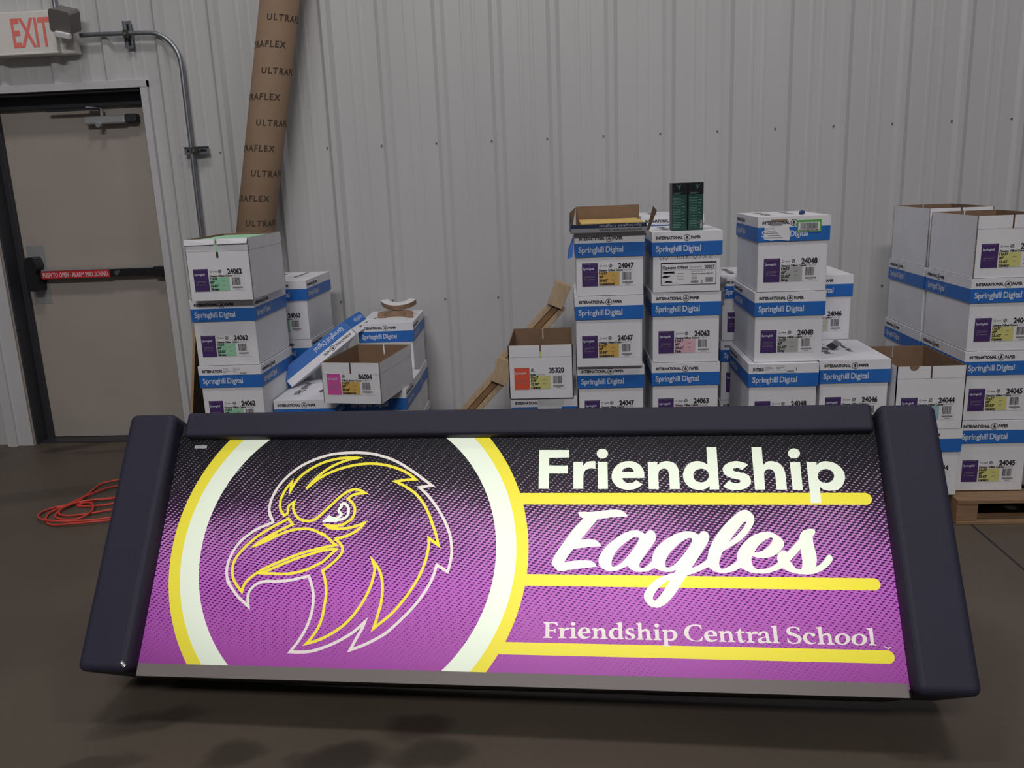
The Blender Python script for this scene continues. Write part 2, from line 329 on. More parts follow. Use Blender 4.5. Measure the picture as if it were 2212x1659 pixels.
def make_label(code):
    patch, prod, wt, lb, colour, tint = LABELS[code]
    mb = MB(); e = .0008; P0 = lambda u, v: (u, -e, v); P = lambda u, v: (u, -e * 1.7, v); P2 = lambda u, v: (u, -e * 2.4, v)
    rect2(mb, .024, .244, .04, .136, 'label_paper', P0)
    rect2(mb, .024, .089, .04, .136, patch, P)
    put_text(mb, 'INTERNATIONAL PAPER', .028, .1295, .0052, 'ink_grey', P2, 0, .052, res=1)
    put_text(mb, 'Springhill', .028, .108, .0125, 'ink_white', P2, .0003, .046)
    for k in range(2): rect2(mb, .034, .076, .082 - k * .005, .0835 - k * .005, 'ink_grey', P2)
    ring2(mb, .037, .07, .003, .0042, 'ink_grey', P2, 8); rect2(mb, .045, .076, .067, .069, 'ink_grey', P2)
    if code not in ('35320', '86004'):
        ring2(mb, .101, .1235, .0032, .005, 'ink_grey', P, 6); rect2(mb, .109, .128, .1215, .125, 'ink_grey', P)
        cx = .141
    else: cx = .103
    ring2(mb, cx, .124, .0052, .0075, 'ink', P, 12); line2(mb, (cx - .003, .121), (cx + .003, .127), .003, 'ink', P)
    put_text(mb, code, .2375, .1125, .0305, 'ink', P, .0014, .064 * (1 if len(code) == 5 else .8), align='R', res=3)
    wd = put_text(mb, prod, .093, .1012, .0112, 'ink', P, .0006, squash=.98)
    put_text(mb, 'DIGITAL', .093 + wd + .003, .1015, .0098, 'ink_grey', P)
    rect2(mb, .093, .178, .042, .099, tint, P)
    put_text(mb, '11x17', .094, .0885, .014, 'ink', P2, .0008); put_text(mb, wt, .094, .0735, .014, 'ink', P2, .0008)
    put_text(mb, lb, .094, .0585, .014, 'ink', P2, .0008); put_text(mb, colour, .094, .0435, .014, 'ink', P2, .0008)
    for k in range(2): rect2(mb, .146, .16, .082 - k * .018, .084 - k * .018, 'ink_grey', P2)
    rng = random.Random(code); x = .19
    while x < .226:
        b = rng.choice((.0008, .0014, .0022)); rect2(mb, x, min(x + b, .227), .064, .097, 'ink', P); x += b + rng.choice((.0009, .0014))
    x = .19
    while x < .234: rect2(mb, x, x + .0012, .05, .0575, 'ink', P); x += .0021
    rect2(mb, .202, .222, .045, .047, 'ink_grey', P)
    return mb
def lid_print(mb, W, D, P, side, key):
    """P(u, v): v = 0 at the lid's lower rim"""
    if side == 'front':
        wd = put_text(mb, 'INTERNATIONAL', .018, .069, .0165, 'ink', P, .0008, .107)
        mill_mark(mb, .142, .0735, .0135, 'ink', P); put_text(mb, 'PAPER', .158, .069, .0165, 'ink', P, .0008, .04)
        put_text(mb, 'Springhill', .016, .019, .034, 'ink_white', P, .0009, .104, res=3); put_text(mb, 'Digital', .128, .019, .034, 'ink_white', P, .0009, .071, res=3)
    elif side == 'long':
        put_text(mb, 'INTERNATIONAL', .018, .069, .0165, 'ink', P, .0008, .098); mill_mark(mb, .132, .0735, .0135, 'ink', P); put_text(mb, 'PAPER', .148, .069, .0165, 'ink', P, .0008, .04)
        put_text(mb, 'Springhill', .028, .019, .034, 'ink_white', P, .0009, .098, res=3); put_text(mb, 'Digital', .134, .019, .034, 'ink_white', P, .0009, .064, res=3)
        rect2(mb, .214, .2155, 0, .098, 'tape_yellow', P)
_mesh = {}
def open_walls(mb, W, D, H, t=.004, slot=True, inside='carton_inside'):
    """floor plus four standing walls, white outside, brown inside; a slot in the front and back walls"""
    def wall(a, b, z0, z1):      # outer quad a->b (2d), inner offset
        d = (Vector(b) - Vector(a)).normalized(); n = Vector((-d.y, d.x)) * t   # inward normal (left of a->b)
        a = Vector(a); b = Vector(b); ai, bi = a + n, b + n
        mb.quad((*a, z0), (*b, z0), (*b, z1), (*a, z1), 'carton'); mb.quad((*bi, z0), (*ai, z0), (*ai, z1), (*bi, z1), inside)
        mb.quad((*a, z1), (*b, z1), (*bi, z1), (*ai, z1), inside); mb.quad((*a, z0), (*ai, z0), (*ai, z1), (*a, z1), inside); mb.quad((*b, z0), (*b, z1), (*bi, z1), (*bi, z0), inside)
    s = .0035; zc = H - .052
    if slot:
        wall((0, 0), (W, 0), 0, zc); wall((0, 0), (W / 2 - s, 0), zc, H); wall((W / 2 + s, 0), (W, 0), zc, H)
        wall((W, D), (0, D), 0, zc); wall((W, D), (W / 2 + s, D), zc, H); wall((W / 2 - s, D), (0, D), zc, H)
    else: wall((0, 0), (W, 0), 0, H); wall((W, D), (0, D), 0, H)
    wall((W, 0), (W, D), 0, H); wall((0, D), (0, 0), 0, H)
    mb.quad((0, 0, 0), (0, D, 0), (W, D, 0), (W, 0, 0), 'carton'); mb.quad((0, 0, t), (W, 0, t), (W, D, t), (0, D, t), inside)
def lid_mesh(W, D, printed=True, top_print=True, band='band_blue'):
    key = ('lid', round(W, 3), round(D, 3), printed, top_print, band)
    if key in _mesh: return _mesh[key]
    g = .005; mb = MB(); t = .003; x0, x1, y0, y1 = -g, W + g, -g, D + g; zb = .057
    for (a, b) in (((x0, y0), (x1, y0)), ((x1, y0), (x1, y1)), ((x1, y1), (x0, y1)), ((x0, y1), (x0, y0))):
        mb.quad((*a, 0), (*b, 0), (*b, zb), (*a, zb), band); mb.quad((*a, zb), (*b, zb), (*b, LH), (*a, LH), 'carton')
        d = (Vector(b) - Vector(a)).normalized(); n = Vector((-d.y, d.x)) * t; ai = Vector(a) + n; bi = Vector(b) + n
        mb.quad((*bi, 0), (*ai, 0), (*ai, LH - t), (*bi, LH - t), 'carton_inside'); mb.quad((*a, 0), (*ai, 0), (*bi, 0), (*b, 0), 'carton_inside')
    mb.quad((x0, y0, LH), (x1, y0, LH), (x1, y1, LH), (x0, y1, LH), 'carton'); mb.quad((x0, y0, LH - t), (x0, y1, LH - t), (x1, y1, LH - t), (x1, y0, LH - t), 'carton_inside')
    e = .0007
    if printed:
        lid_print(mb, W, D, lambda u, v: (x0 + u, y0 - e, v), 'front', 0)
        lid_print(mb, W, D, lambda u, v: (x1 + e, y0 + u, v), 'long', 0); lid_print(mb, W, D, lambda u, v: (x0 - e, y1 - u, v), 'long', 0)
    if top_print:
        Pt = lambda u, v: (v, D - u, LH + e)
        put_text(mb, 'Springhill Digital', .06, .055, .05, 'ink', Pt, .0006, .24); put_text(mb, 'International Paper', .03, .165, .036, 'ink', Pt, .0006, .24)
    _mesh[key] = mb.mesh('lid'); return _mesh[key]
def body_mesh(H, W=BW, D=BD, open_=False, slot=True, crease=False):
    key = ('body', round(H, 3), round(W, 3), open_, slot, crease)
    if key in _mesh: return _mesh[key]
    mb = MB()
    if open_:
        open_walls(mb, W, D, H, slot=slot)
        for z in (H - .052,): rect2(mb, 0, W, z, z + .0009, 'ink_grey', lambda u, v: (u, -.0006, v)); mb.quad((W + .0006, 0, z), (W + .0006, D, z), (W + .0006, D, z + .0009), (W + .0006, 0, z + .0009), 'ink_grey')
    else:
        mb.box(0, W, 0, D, 0, H - .004, 'carton')
    _mesh[key] = mb.mesh('body'); return _mesh[key]
def carton(code, label, x, y, z0, z1, group, lid=True, rz=0, closed=True, W=BW, D=BD, printed=True, name='paper_carton', slot=True, jx=0):
    t = thing(name, label, 'box', (x, y, z0), rz, group); H = z1 - z0
    obj('body', body_mesh(H, W, D, not lid, slot), t, .003 if lid else 0)
    if lid:
        l = obj('lid', lid_mesh(W, D, printed), t); l.location = (jx, 0, H - LH)
    if code:
        k = ('label', code)
        if k not in _mesh: _mesh[k] = make_label(code).mesh('product_label')
        obj('product_label', _mesh[k], t)
    return t
GA = 'Springhill paper cartons stacked'
def stack(items, x, y, group, code, rz=0):
    out = []
    for (z0, z1, lab, kw) in items:
        kk = dict(rz=rz + random.uniform(-.004, .004)); cd = kw.pop('code', code); dx = kw.pop('dx', 0); dy = kw.pop('dy', 0); kk.update(kw)
        out.append(carton(cd, lab, x + dx, y + dy, z0, z1, group, **kk))
    return out

# left stack of 24062 green
gl = 'cartons in the left stacks'; gc = 'cartons in the middle stacks'; gr = 'cartons in the right stacks'
A = stack([(.122, .418, 'white lidded 24062 carton at the bottom of the leftmost stack, behind the sign', {}),
           (.42, .716, 'white lidded 24062 carton with a packing slip on its lid, in the leftmost stack', {}),
           (.718, 1.014, 'white lidded 24062 carton second from the top of the leftmost stack', {}),
           (1.016, 1.277, 'open lidless 24062 carton topmost of the leftmost stack, green paper showing', dict(lid=False, dx=.03, dy=-.06))], -1.648, 3.60, gl, '24062')
mb = MB(); mb.box(.012, BW - .012, .012, BD - .012, .02, .254, 'paper_green'); ob = tag(obj('paper_ream', mb, None, .002), 'pale green paper filling the open topmost carton of the leftmost stack', 'paper'); ob.matrix_world = Matrix.Translation((-1.618, 3.54, 1.016))
mb = MB(); W2 = BW / 2
mb.box(W2 - .005, W2 + .005, -.0012, -.0004, .20, .235, 'paper_green'); mb.box(W2 - .0045, W2 + .0045, -.0014, -.0004, .182, .206, 'dark_tape'); obj('slot_tape', mb, A[3])
mb = MB(); mb.quad((.0, -.0012, .261), (W2 - .006, -.0012, .261), (W2 - .007, -.009, .238), (.0, -.006, .236), 'carton'); mb.quad((W2 + .006, -.0012, .261), (BW, -.0012, .261), (BW - .002, -.012, .240), (W2 + .007, -.008, .238), 'carton'); obj('folded_rim', mb, A[3])
def packing_slip(o, x, y=-.0064, w_=.115, z=.0):
    mb = MB(); P = lambda u, v: (x + u, y, z + v); P2 = lambda u, v: (x + u, y - .0006, z + v)
    rect2(mb, 0, w_, 0, .036, 'paper_white', P); r = random.Random(3)
    for k in range(4): rect2(mb, .004, .02 + r.random() * .03, .029 - k * .006, .0305 - k * .006, 'ink_grey', P2); rect2(mb, .05, .065 + r.random() * .03, .029 - k * .006, .0305 - k * .006, 'ink_grey', P2)
    x_ = w_ * .72
    while x_ < w_ - .008: rect2(mb, x_, x_ + .0012, .003, .009, 'ink', P2); x_ += .0022
    obj('packing_slip', mb, o)['label'] = 'white printed packing slip'
packing_slip(A[1], .105, z=.296 - .04)
stack([(0, .262, 'low carton on the floor between the leftmost stack and the pink-labelled box', dict(D=.40)), (.264, .526, 'white lidded carton right of the leftmost stack, beneath the tipped lid', dict(D=.40))], -1.358, 3.70, gl, '24062')
Pk = stack([(0, .263, 'lower carton of the short stack beneath the pink-labelled box', {}), (.265, .528, 'lidded carton directly beneath the open pink-labelled box', {})], -1.056, 3.85, gl, '24062')
B = stack([(0, .156, None, {})][:0] + [(.122, .418, 'bottom carton of the rear stack behind the leftmost stack', {}), (.42, .73, 'carton with blue-banded lid second from top of the rear stack at left', {}),
       (.732, 1.027, 'topmost 24062 carton of the rear stack, half hidden by the leftmost stack', {})], -1.572, 4.122, gl, '24062')
stack([(0, .244, 'bottom carton of the stack by the wall behind the pink-labelled box', {}), (.246, .488, 'middle carton of the stack by the wall behind the pink-labelled box', {}),
       (.49, .774, 'lidded carton by the wall with curved wooden offcuts on top', {})], -1.086, 4.29, gl, '24062', rz=.03)
carton('86004', 'short open carton with a pink label patch, brown inside, resting on two stacks', -1.103, 3.62, .53, .715, gl, lid=False, rz=-.15)
# the tipped, upturned lid
t = thing('carton_lid', 'loose blue-banded lid lying tipped and upside down left of the pink-labelled box', 'lid')
P1 = Vector((-1.352, 3.90, .532)); P2 = Vector((-1.082, 4.20, .737)); ax = (P2 - P1).normalized()
dpt = Vector((.05, .95, -.05)); dpt = (dpt - ax * dpt.dot(ax)).normalized(); upv = ax.cross(dpt).normalized()
if upv.z < 0: upv = -upv; 
# lid frame: long side along -ax so that the print reads from upper right to lower left
mb = MB(); LL = .437; WW = .12; LT = .092
def tl(u, v, w_): return P2 - ax * u + dpt * w_ + upv * (LT - v)      # u along the print, v up the print (down in the room)
Pp = lambda e: (lambda u, v: tl(u, v, e))
rect2(mb, 0, LL, 0, .055, 'band_blue', Pp(0)); rect2(mb, 0, LL, .055, LT, 'carton', Pp(0)); rect2(mb, 0, LL, 0, LT, 'carton_inside', Pp(.003))
for w_ in (WW,): rect2(mb, 0, LL, 0, .055, 'band_blue', Pp(w_)); rect2(mb, 0, LL, .055, LT, 'carton', Pp(w_))
mb.quad(tl(0, LT, 0), tl(LL, LT, 0), tl(LL, LT, WW), tl(0, LT, WW), 'carton'); mb.quad(tl(0, LT - .003, 0), tl(LL, LT - .003, 0), tl(LL, LT - .003, WW), tl(0, LT - .003, WW), 'carton_inside')
mb.quad(tl(LL, 0, 0), tl(LL, LT, 0), tl(LL, LT, WW), tl(LL, 0, WW), 'band_blue')
put_text(mb, 'Springhill', .03, .016, .034, 'ink_white', Pp(-.001), .0005, .112); put_text(mb, 'Digital', .15, .016, .034, 'ink_white', Pp(-.001), .0005, .075)
put_text(mb, 'INTERNATIONAL', .02, .066, .0165, 'ink', Pp(-.001), .0003, .107); mill_mark(mb, .144, .071, .0135, 'ink', Pp(-.001)); put_text(mb, 'PAPER', .162, .066, .0165, 'ink', Pp(-.001), .0003, .045)
obj('lid_shell', mb, t)
mb = MB(); e2 = (ax * .84 + dpt * .5).normalized()
def tf(u, v, w_): return P2 + ax * .004 + e2 * (.16 - u) + upv * (LT - v) - dpt * w_
for w_, m1, m2 in ((0, 'band_blue', 'carton'),):
    Pq = lambda u, v: tf(u, v, 0)
    rect2(mb, 0, .16, 0, .055, m1, Pq); rect2(mb, 0, .16, .055, LT, m2, Pq)
Pq = lambda u, v: tf(u, v, .001)
put_text(mb, 'Springhill Digital', .012, .02, .03, 'ink_white', Pq, .0003, .085); put_text(mb, 'INTERNATIONAL PAPER', .012, .066, .013, 'ink', Pq, .0003, .085)
Pq = lambda u, v: tf(u, v, -.003); rect2(mb, 0, .16, 0, LT, 'carton_inside', Pq)
obj('end_flap', mb, t)['label'] = 'bent-out short end with small print'

# middle stacks
stack([(0, .273, 'bottom carton under the open red-labelled box', {}), (.275, .548, 'lidded carton with a torn tape patch under the open red-labelled box', dict(dx=.004))], -.257, 3.565, gc, '24047')
Fo = carton('35320', 'open lidless carton with an orange-red label patch and brown inside', -.262, 3.545, .55, .783, gc, lid=False)
mb = MB(); mb.box(W2 - .004, W2 + .004, -.002, -.0008, .182, .205, 'tape_yellow'); obj('slot_tape', mb, Fo)
mb = MB(); mb.add([(.11, -.0067, -.03), (.112, -.0067, -.095), (.20, -.0067, -.095), (.225, -.0067, -.008), (.17, -.0067, -.004), (.108, -.0067, -.004)], [(0, 1, 2, 3, 4, 5)], 'tape_torn'); ob = obj('tape_patch', mb, Fo); ob['label'] = 'torn clear tape patch'; 
ob.parent = [o for o in C.objects if o.get('label', '').startswith('lidded carton with a torn tape')][0]; ob.location = (0, 0, .273)
G = stack([(.112, .39, 'bottom carton of the stack under the folded cardboard tray', {}), (.392, .681, 'third carton down of the 24047 goldenrod stack', dict(dx=.006, dy=.03)),
           (.683, .985, 'middle 24047 goldenrod carton under the battered one', {}), (.987, 1.246, 'battered topmost 24047 goldenrod carton with a torn blue flap', dict(dx=.005))], .031, 3.54, gc, '24047')
mb = MB(); mb.add([(-.007, -.004, .252), (-.008, .06, .25), (-.032, .05, .19), (-.036, -.01, .155), (-.014, -.012, .165)], [(0, 1, 2, 3, 4)], 'band_blue'); obj('torn_flap', mb, G[3])['label'] = 'torn blue flap'
Hs = stack([(.112, .395, 'bottom carton of the stack under the two dark green boxes', {}), (.397, .688, 'third carton down of the 24063 pink stack', {}), (.69, .988, 'middle 24063 pink carton under the hand-marked one', {})], .353, 3.56, gc, '24063')
h1 = carton(None, 'topmost carton with black-framed 05337 label and marker writing, under two green boxes', .353, 3.55, .99, 1.239, gc)
mb = MB(); P = lambda u, v: (u, -.0009, v); P_ = lambda u, v: (u, -.0016, v)
rect2(mb, .032, .258, .03, .124, 'ink', P); rect2(mb, .0345, .2555, .0325, .118, 'label_paper', P_); P = lambda u, v: (u, -.0023, v)
put_text(mb, 'Opaque Offset', .037, .098, .0165, 'ink', P, .0005, .106); put_text(mb, 'Smooth', .148, .098, .0165, 'ink_grey', P, 0, .05); put_text(mb, '05337', .252, .098, .0165, 'ink', P, .0005, .042, align='R')
rect2(mb, .036, .254, .0925, .0935, 'ink', P)
for a, b, c, d in ((.037, .09, .079, .087), (.034, .075, .062, .07), (.045, .08, .042, .049)):
    for k in range(7): line2(mb, (a + random.random() * .012, c + random.random() * (d - c)), (b - random.random() * .012, c + random.random() * (d - c)), .0022, 'ink', P)
put_text(mb, 'INTERNATIONAL PAPER', .155, .084, .0055, 'ink_grey', P, 0, .05, res=1); put_text(mb, 'Williamsburg Opaque Offset Plus', .155, .074, .006, 'ink', P, .0002, .09, res=1)
for k in range(3): rect2(mb, .10, .125, .078 - k * .012, .0795 - k * .012, 'ink_grey', P); rect2(mb, .157, .18, .067 - k * .006, .0685 - k * .006, 'ink_grey', P)
for x0_, x1_, y0_, y1_ in ((.155, .185, .038, .048), (.215, .246, .04, .06)):
    x_ = x0_
    while x_ < x1_: rect2(mb, x_, x_ + .0013, y0_, y1_, 'ink', P); x_ += .0024
ring2(mb, .2, .043, .003, .005, 'ink', P, 10)
obj('framed_label', mb, h1)['label'] = 'black-framed label with blacked-out lines'
mb = MB(); P = lambda u, v: (.028 + u * .22, -.001, .136 + v * .024)
for st in (((.03, .9), (0, .4), (.02, 0), (.06, .1), (.06, .45), (.02, .5)), ((.11, .9), (.09, .4), (.12, 0), (.15, .4), (.12, .9)), ((.33, .7), (.32, .1)), ((.37, .6), (.37, .1)), ((.40, .1), (.41, .6), (.44, .5), (.44, .1)), ((.49, .9), (.49, .1)), ((.53, .6), (.49, .35), (.54, .1)),
           ((.64, .9), (.62, .4), (.65, 0), (.68, .4), (.65, .9)), ((.72, .1), (.76, .4), (.72, .9)), ((.8, .8), (.87, .1)), ((.87, .8), (.8, .1)), ((.93, .8), (.92, 0)), ((.98, .9), (.96, 0))):
    for a, b in zip(st, st[1:]): line2(mb, a, b, .008, 'ink', P)
obj('marker_writing', mb, h1)
stack([(.112, .395, 'bottom carton of the rear middle stack', {}), (.397, .688, 'fourth carton down of the rear middle stack', {}), (.69, .983, 'second carton from the top of the rear middle stack', {}),
       (.985, 1.284, 'lidded carton seen between the tray and the green boxes, on the rear middle stack', {})], .348, 4.0, gc, '24063')
stack([(.112, .40, 'bottom carton of the rear stack left of the tall 24048 stack', {}), (.402, .69, 'carton below the plastic-wrapped one behind the tall 24048 stack', {}), (.692, .992, 'rear carton with crumpled plastic on it, peeking left of the 24048 stack', {})], .72, 4.0, gr, '24048')

# right stacks
J = stack([(.112, .39, 'bottom carton of the tall 24048 grey stack', dict(dx=-.021, dy=-.02)), (.392, .688, 'third 24048 carton from the top, packing slip on its lid', dict(dx=-.021, dy=-.02)), (.69, .982, 'middle 24048 carton below the one with the green barcode sticker', {}),
           (.984, 1.286, 'topmost 24048 carton with a green-bordered barcode sticker on its lid', dict(dx=.004))], .768, 3.52, gr, '24048')
packing_slip(J[1], .058, w_=.13, z=.296 - .038)
mb = MB(); z0 = .302; P = lambda u, v: (u, -.0066, z0 - .1 + v); P2_ = lambda u, v: (u, -.0073, z0 - .1 + v); P3 = lambda u, v: (u, -.008, z0 - .1 + v)
mb.add([P(.02, .012), P(.05, .006), P(.075, .009), P(.12, .004), P(.124, .022), P(.118, .062), P(.022, .06)], [tuple(range(7))], 'paper_white')
for k in range(5): rect2(mb, .024 + .01 * (k % 2), .06 + .008 * k, .053 - k * .009, .055 - k * .009, 'ink_grey', P2_)
rect2(mb, .045, .11, .082, .089, 'kraft', P2_); rect2(mb, .045, .09, .068, .078, 'ink_grey', P2_)
rect2(mb, .148, .245, .036, .084, 'sticker_green', P2_); rect2(mb, .154, .239, .040, .075, 'paper_white', P3)
x_ = .163
P4 = lambda u, v: (u, -.0087, z0 - .1 + v)
while x_ < .228: rect2(mb, x_, x_ + .0016, .049, .073, 'ink', P4); x_ += random.choice((.0026, .0034))
put_text(mb, 'NY087600356480', .158, .0415, .0075, 'ink', P4, .0002, .077)
obj('barcode_sticker', mb, J[3])['label'] = 'green-bordered barcode sticker and torn slip'
stack([(.112, .398, 'bottom carton of the stack right of the tall 24048 stack', {}), (.40, .694, 'lidded 24046 carton with grey lettering on its top, right of the 24048 stack', {})], 1.040, 3.51, gr, '24046')
stack([(.112, .398, 'bottom carton of the rear stack behind the 24046 carton', {}), (.40, .69, 'third carton of the rear stack behind the 24046 carton', {}), (.692, .992, 'rear 24046 carton half hidden by the tall 24048 stack', {})], 1.018, 3.96, gr, '24046')
carton('24044', 'lidded carton beneath the open 24044 box, right of the sign', 1.328, 3.46, .112, .403, gr)
Lx = carton('24044', 'open lidless 24044 carton with a thumb notch, dark brown inside', 1.328, 3.455, .405, .672, gr, lid=False)
mb = MB(); P = lambda u, v: (u, -.0007, v); mb.add([P(.068 + .019 * math.cos(a), .2675 + .019 * math.sin(a)) for a in [PI + PI * k / 10 for k in range(11)]], [tuple(range(11))], 'carton_inside'); obj('thumb_notch', mb, Lx)
rz_ = .012
Rf = stack([(.115, .424, 'bottom 24045 canary carton on the pallet, front row at right', {}), (.426, .717, 'third 24045 canary carton from the top, front row at right', {}), (.719, 1.015, 'second 24045 canary carton from the top, front row at right', {}),
            (1.017, 1.262, 'open topmost carton of the front row at right, flaps standing', dict(lid=False))], 1.615, 3.50, gr, '24045')
Rb = stack([(.115, .424, 'bottom carton of the rear row at right, on the pallet', {}), (.426, .717, 'third carton from the top of the rear row at right', {}), (.719, 1.015, 'second carton from the top of the rear row at right', {}),
            (1.017, 1.275, 'open topmost carton of the rear row at right', dict(lid=False))], 1.615, 3.957, gr, '24045')
stack([(.115, .424, 'bottom carton at the right edge of the photo, on the pallet', {}), (.426, .712, 'upper carton at the right edge, on the pallet', {})], 1.925, 3.52, gr, '24045')

# pallets under the stacks
def pallet(x0, x1, y0, y1, label, H=.11):
    t = thing('wooden_pallet', label, 'pallet', (x0, y0, 0), 0, 'pallets under the cartons'); W_, D_ = x1 - x0, y1 - y0; n = 6
    bw = D_ / (n + (n - 1) * .35)
    for k in range(n):
        a = k * bw * 1.35; mb = MB(); mb.box(0, W_, a, a + bw, H - .018, H, 'pallet_wood'); obj('deck_board', mb, t, .003)
    for k in range(3):
        a = k * (D_ - .09) / 2; mb = MB(); mb.box(0, W_, a, a + .09, 0, .016, 'pallet_wood'); obj('bottom_board', mb, t, .003)
    nx = 3 if W_ > .7 else 2
    for k in range(nx):
        a = k * (W_ - .085) / (nx - 1)
        mb = MB(); mb.box(a, a + .085, .004, D_ - .004, .016, H - .018, 'pallet_wood'); obj('stringer', mb, t, .003)
pallet(1.592, 2.62, 3.405, 4.42, 'weathered wooden pallet under the 24045 cartons at right')
pallet(.70, 1.58, 3.46, 4.42, 'wooden pallet carrying the 24048 and 24046 stacks behind the sign')
pallet(.04, .66, 3.5, 4.45, 'wooden pallet carrying the two middle stacks behind the sign')
pallet(-1.70, -1.375, 3.56, 4.5, 'narrow wooden pallet beneath the leftmost stack')

# ---- small things on the stacks
# folded cardboard tray on the 24047 stack
t = thing('cardboard_tray', 'folded-back cardboard tray with navy band lying open on the 24047 stack', 'tray', (.018, 3.50, 1.2475), .02)
mb = MB(); TW, TD = .305, .30
mb.box(0, TW, 0, TD, 0, .003, 'carton_inside')
mb.quad((0, 0, 0), (TW, 0, 0), (TW, 0, .019), (0, 0, .019), 'ink_grey'); mb.quad((0, 0, .019), (TW, 0, .019), (TW, 0, .036), (0, 0, .036), 'band_navy'); mb.quad((TW, .003, .003), (0, .003, .003), (0, .003, .036), (TW, .003, .036), 'carton_inside')
P = lambda u, v: (TW - u, -.0008, .036 - v)
put_text(mb, 'Springhill Digital', .02, .005, .014, 'ink_grey', P, .0003, .17); put_text(mb, 'INTERNATIONAL PAPER', .02, .022, .009, 'ink', P, .0002, .17)
obj('tray_base', mb, t)
mb = MB(); mb.box(.03, TW, TD - .003, TD, 0, .098, 'carton_inside'); obj('back_wall', mb, t)
mb = MB(); mb.add([(0, 0, .0), (0, TD, 0), (.03, TD, .095), (-.002, 0, .085)], [(0, 1, 2, 3)], 'carton_inside'); mb.add([(-.0015, 0, .0), (-.0015, TD, 0), (.0285, TD, .095), (-.0035, 0, .085)], [(3, 2, 1, 0)], 'band_blue'); obj('side_wall', mb, t)
mb = MB(); mb.add([(TW, .0, .005), (TW + .012, .02, .002), (TW + .045, .03, .08), (TW + .026, .0, .1)], [(0, 1, 2, 3)], 'carton_inside'); mb.add([(TW, .003, .005), (TW + .012, .023, .002), (TW + .045, .033, .08), (TW + .026, .003, .1)], [(3, 2, 1, 0)], 'kraft'); obj('end_flap', mb, t)
mb = MB(); mb.box(.04, TW - .012, .008, TD - .02, .0035, .042, 'paper_gold'); ob = tag(obj('paper_ream', mb, None, .002), 'goldenrod paper lying in the open cardboard tray', 'paper'); ob.matrix_world = Matrix.Translation((.018, 3.50, 1.2475)) @ Matrix.Rotation(.02, 4, 'Z')
# two dark green boxes
for lab, x in (('left of the two dark green boxes standing on the 05337 carton', .436), ('right of the two dark green boxes standing on the 05337 carton', .502)):
    t = thing('green_box', lab, 'box', (x, 3.60, 1.2395), 0, 'dark green boxes on the stack')
    mb = MB(); mb.box(0, .061, 0, .09, 0, .145, 'green_box'); P = lambda u, v: (u, -.0007, v); r = random.Random(int(x * 1000))
    for k in range(19):
        a = .004; 
        while a < .036: b = a + .004 + r.random() * .01; rect2(mb, a, min(b, .036), .012 + k * .0066, .0145 + k * .0066, 'green_text', P); a = b + .002
    for k in range(8): rect2(mb, .04, .04 + .006 + r.random() * .008, .03 + k * .013, .033 + k * .013, 'green_text', P)
    if x > .48: rect2(mb, .048, .058, .008, .04, 'ink_grey', P)
    obj('box_body', mb, t, .0015)
    mb = MB(); mb.box(-.0003, .0613, -.0003, .0903, .145, .193, 'green_box_top'); P = lambda u, v: (u, -.001, v)
    for k in range(4): line2(mb, (.018 + k * .006 if x < .48 else .046 - k * .006, .185), (.03 if x < .48 else .034, .165 + .003 * k), .0012, 'green_text', P)
    put_text(mb, 'STRONG LIGHT', .006, .15, .0065, 'green_text', P, 0, .034, res=1) if False else None
    for k in range(2): rect2(mb, .006, .04 - k * .008, .152 - k * .004, .1535 - k * .004, 'green_text', P)
    obj('box_top', mb, t, .0015)
# blue lump on the 24048 stack
bm = bmesh.new(); bmesh.ops.create_icosphere(bm, subdivisions=2, radius=.0115)
for v in bm.verts: v.co *= 1 + random.uniform(-.15, .15); v.co.z *= .8
me = bpy.data.meshes.new('lump'); bm.to_mesh(me); bm.free(); me.materials.append(MAT['clay_blue']); ob = tag(obj('blue_wad', me), 'tiny dark blue wad on top of the topmost 24048 carton', 'wad'); ob.location = (.966, 3.62, 1.2945)
# offcuts
def arc_poly(r0, r1, a0, a1, n=14): return [(r1 * math.cos(a0 + (a1 - a0) * k / n), r1 * math.sin(a0 + (a1 - a0) * k / n)) for k in range(n + 1)] + [(r0 * math.cos(a1 - (a1 - a0) * k / n), r0 * math.sin(a1 - (a1 - a0) * k / n)) for k in range(n + 1)]
mb = MB(); mb.prism(arc_poly(.062, .102, PI * 1.1, PI * 1.9), 0, .028, 'arc_edge', Matrix.Translation((-.925, 4.60, .842)) @ Matrix.Rotation(.32, 4, 'X'), 'arc_face'); tag(obj('curved_offcut', mb), 'upper crescent offcut with a white face on the carton by the wall', 'offcut', 'curved offcuts')
mb = MB(); mb.prism(arc_poly(.06, .098, PI * .06, PI * .94), 0, .03, 'arc_edge', Matrix.Translation((-.925, 4.44, .7765))); tag(obj('curved_offcut', mb), 'lower bare brown crescent offcut on the carton by the wall', 'offcut', 'curved offcuts')
mb = MB(); mb.prism([(-1.04, 4.38), (-.86, 4.34), (-.85, 4.52), (-1.02, 4.55)], .7745, .776, 'paper_white'); tag(obj('paper_sheet', mb), 'loose white sheet under the crescent offcuts', 'paper')
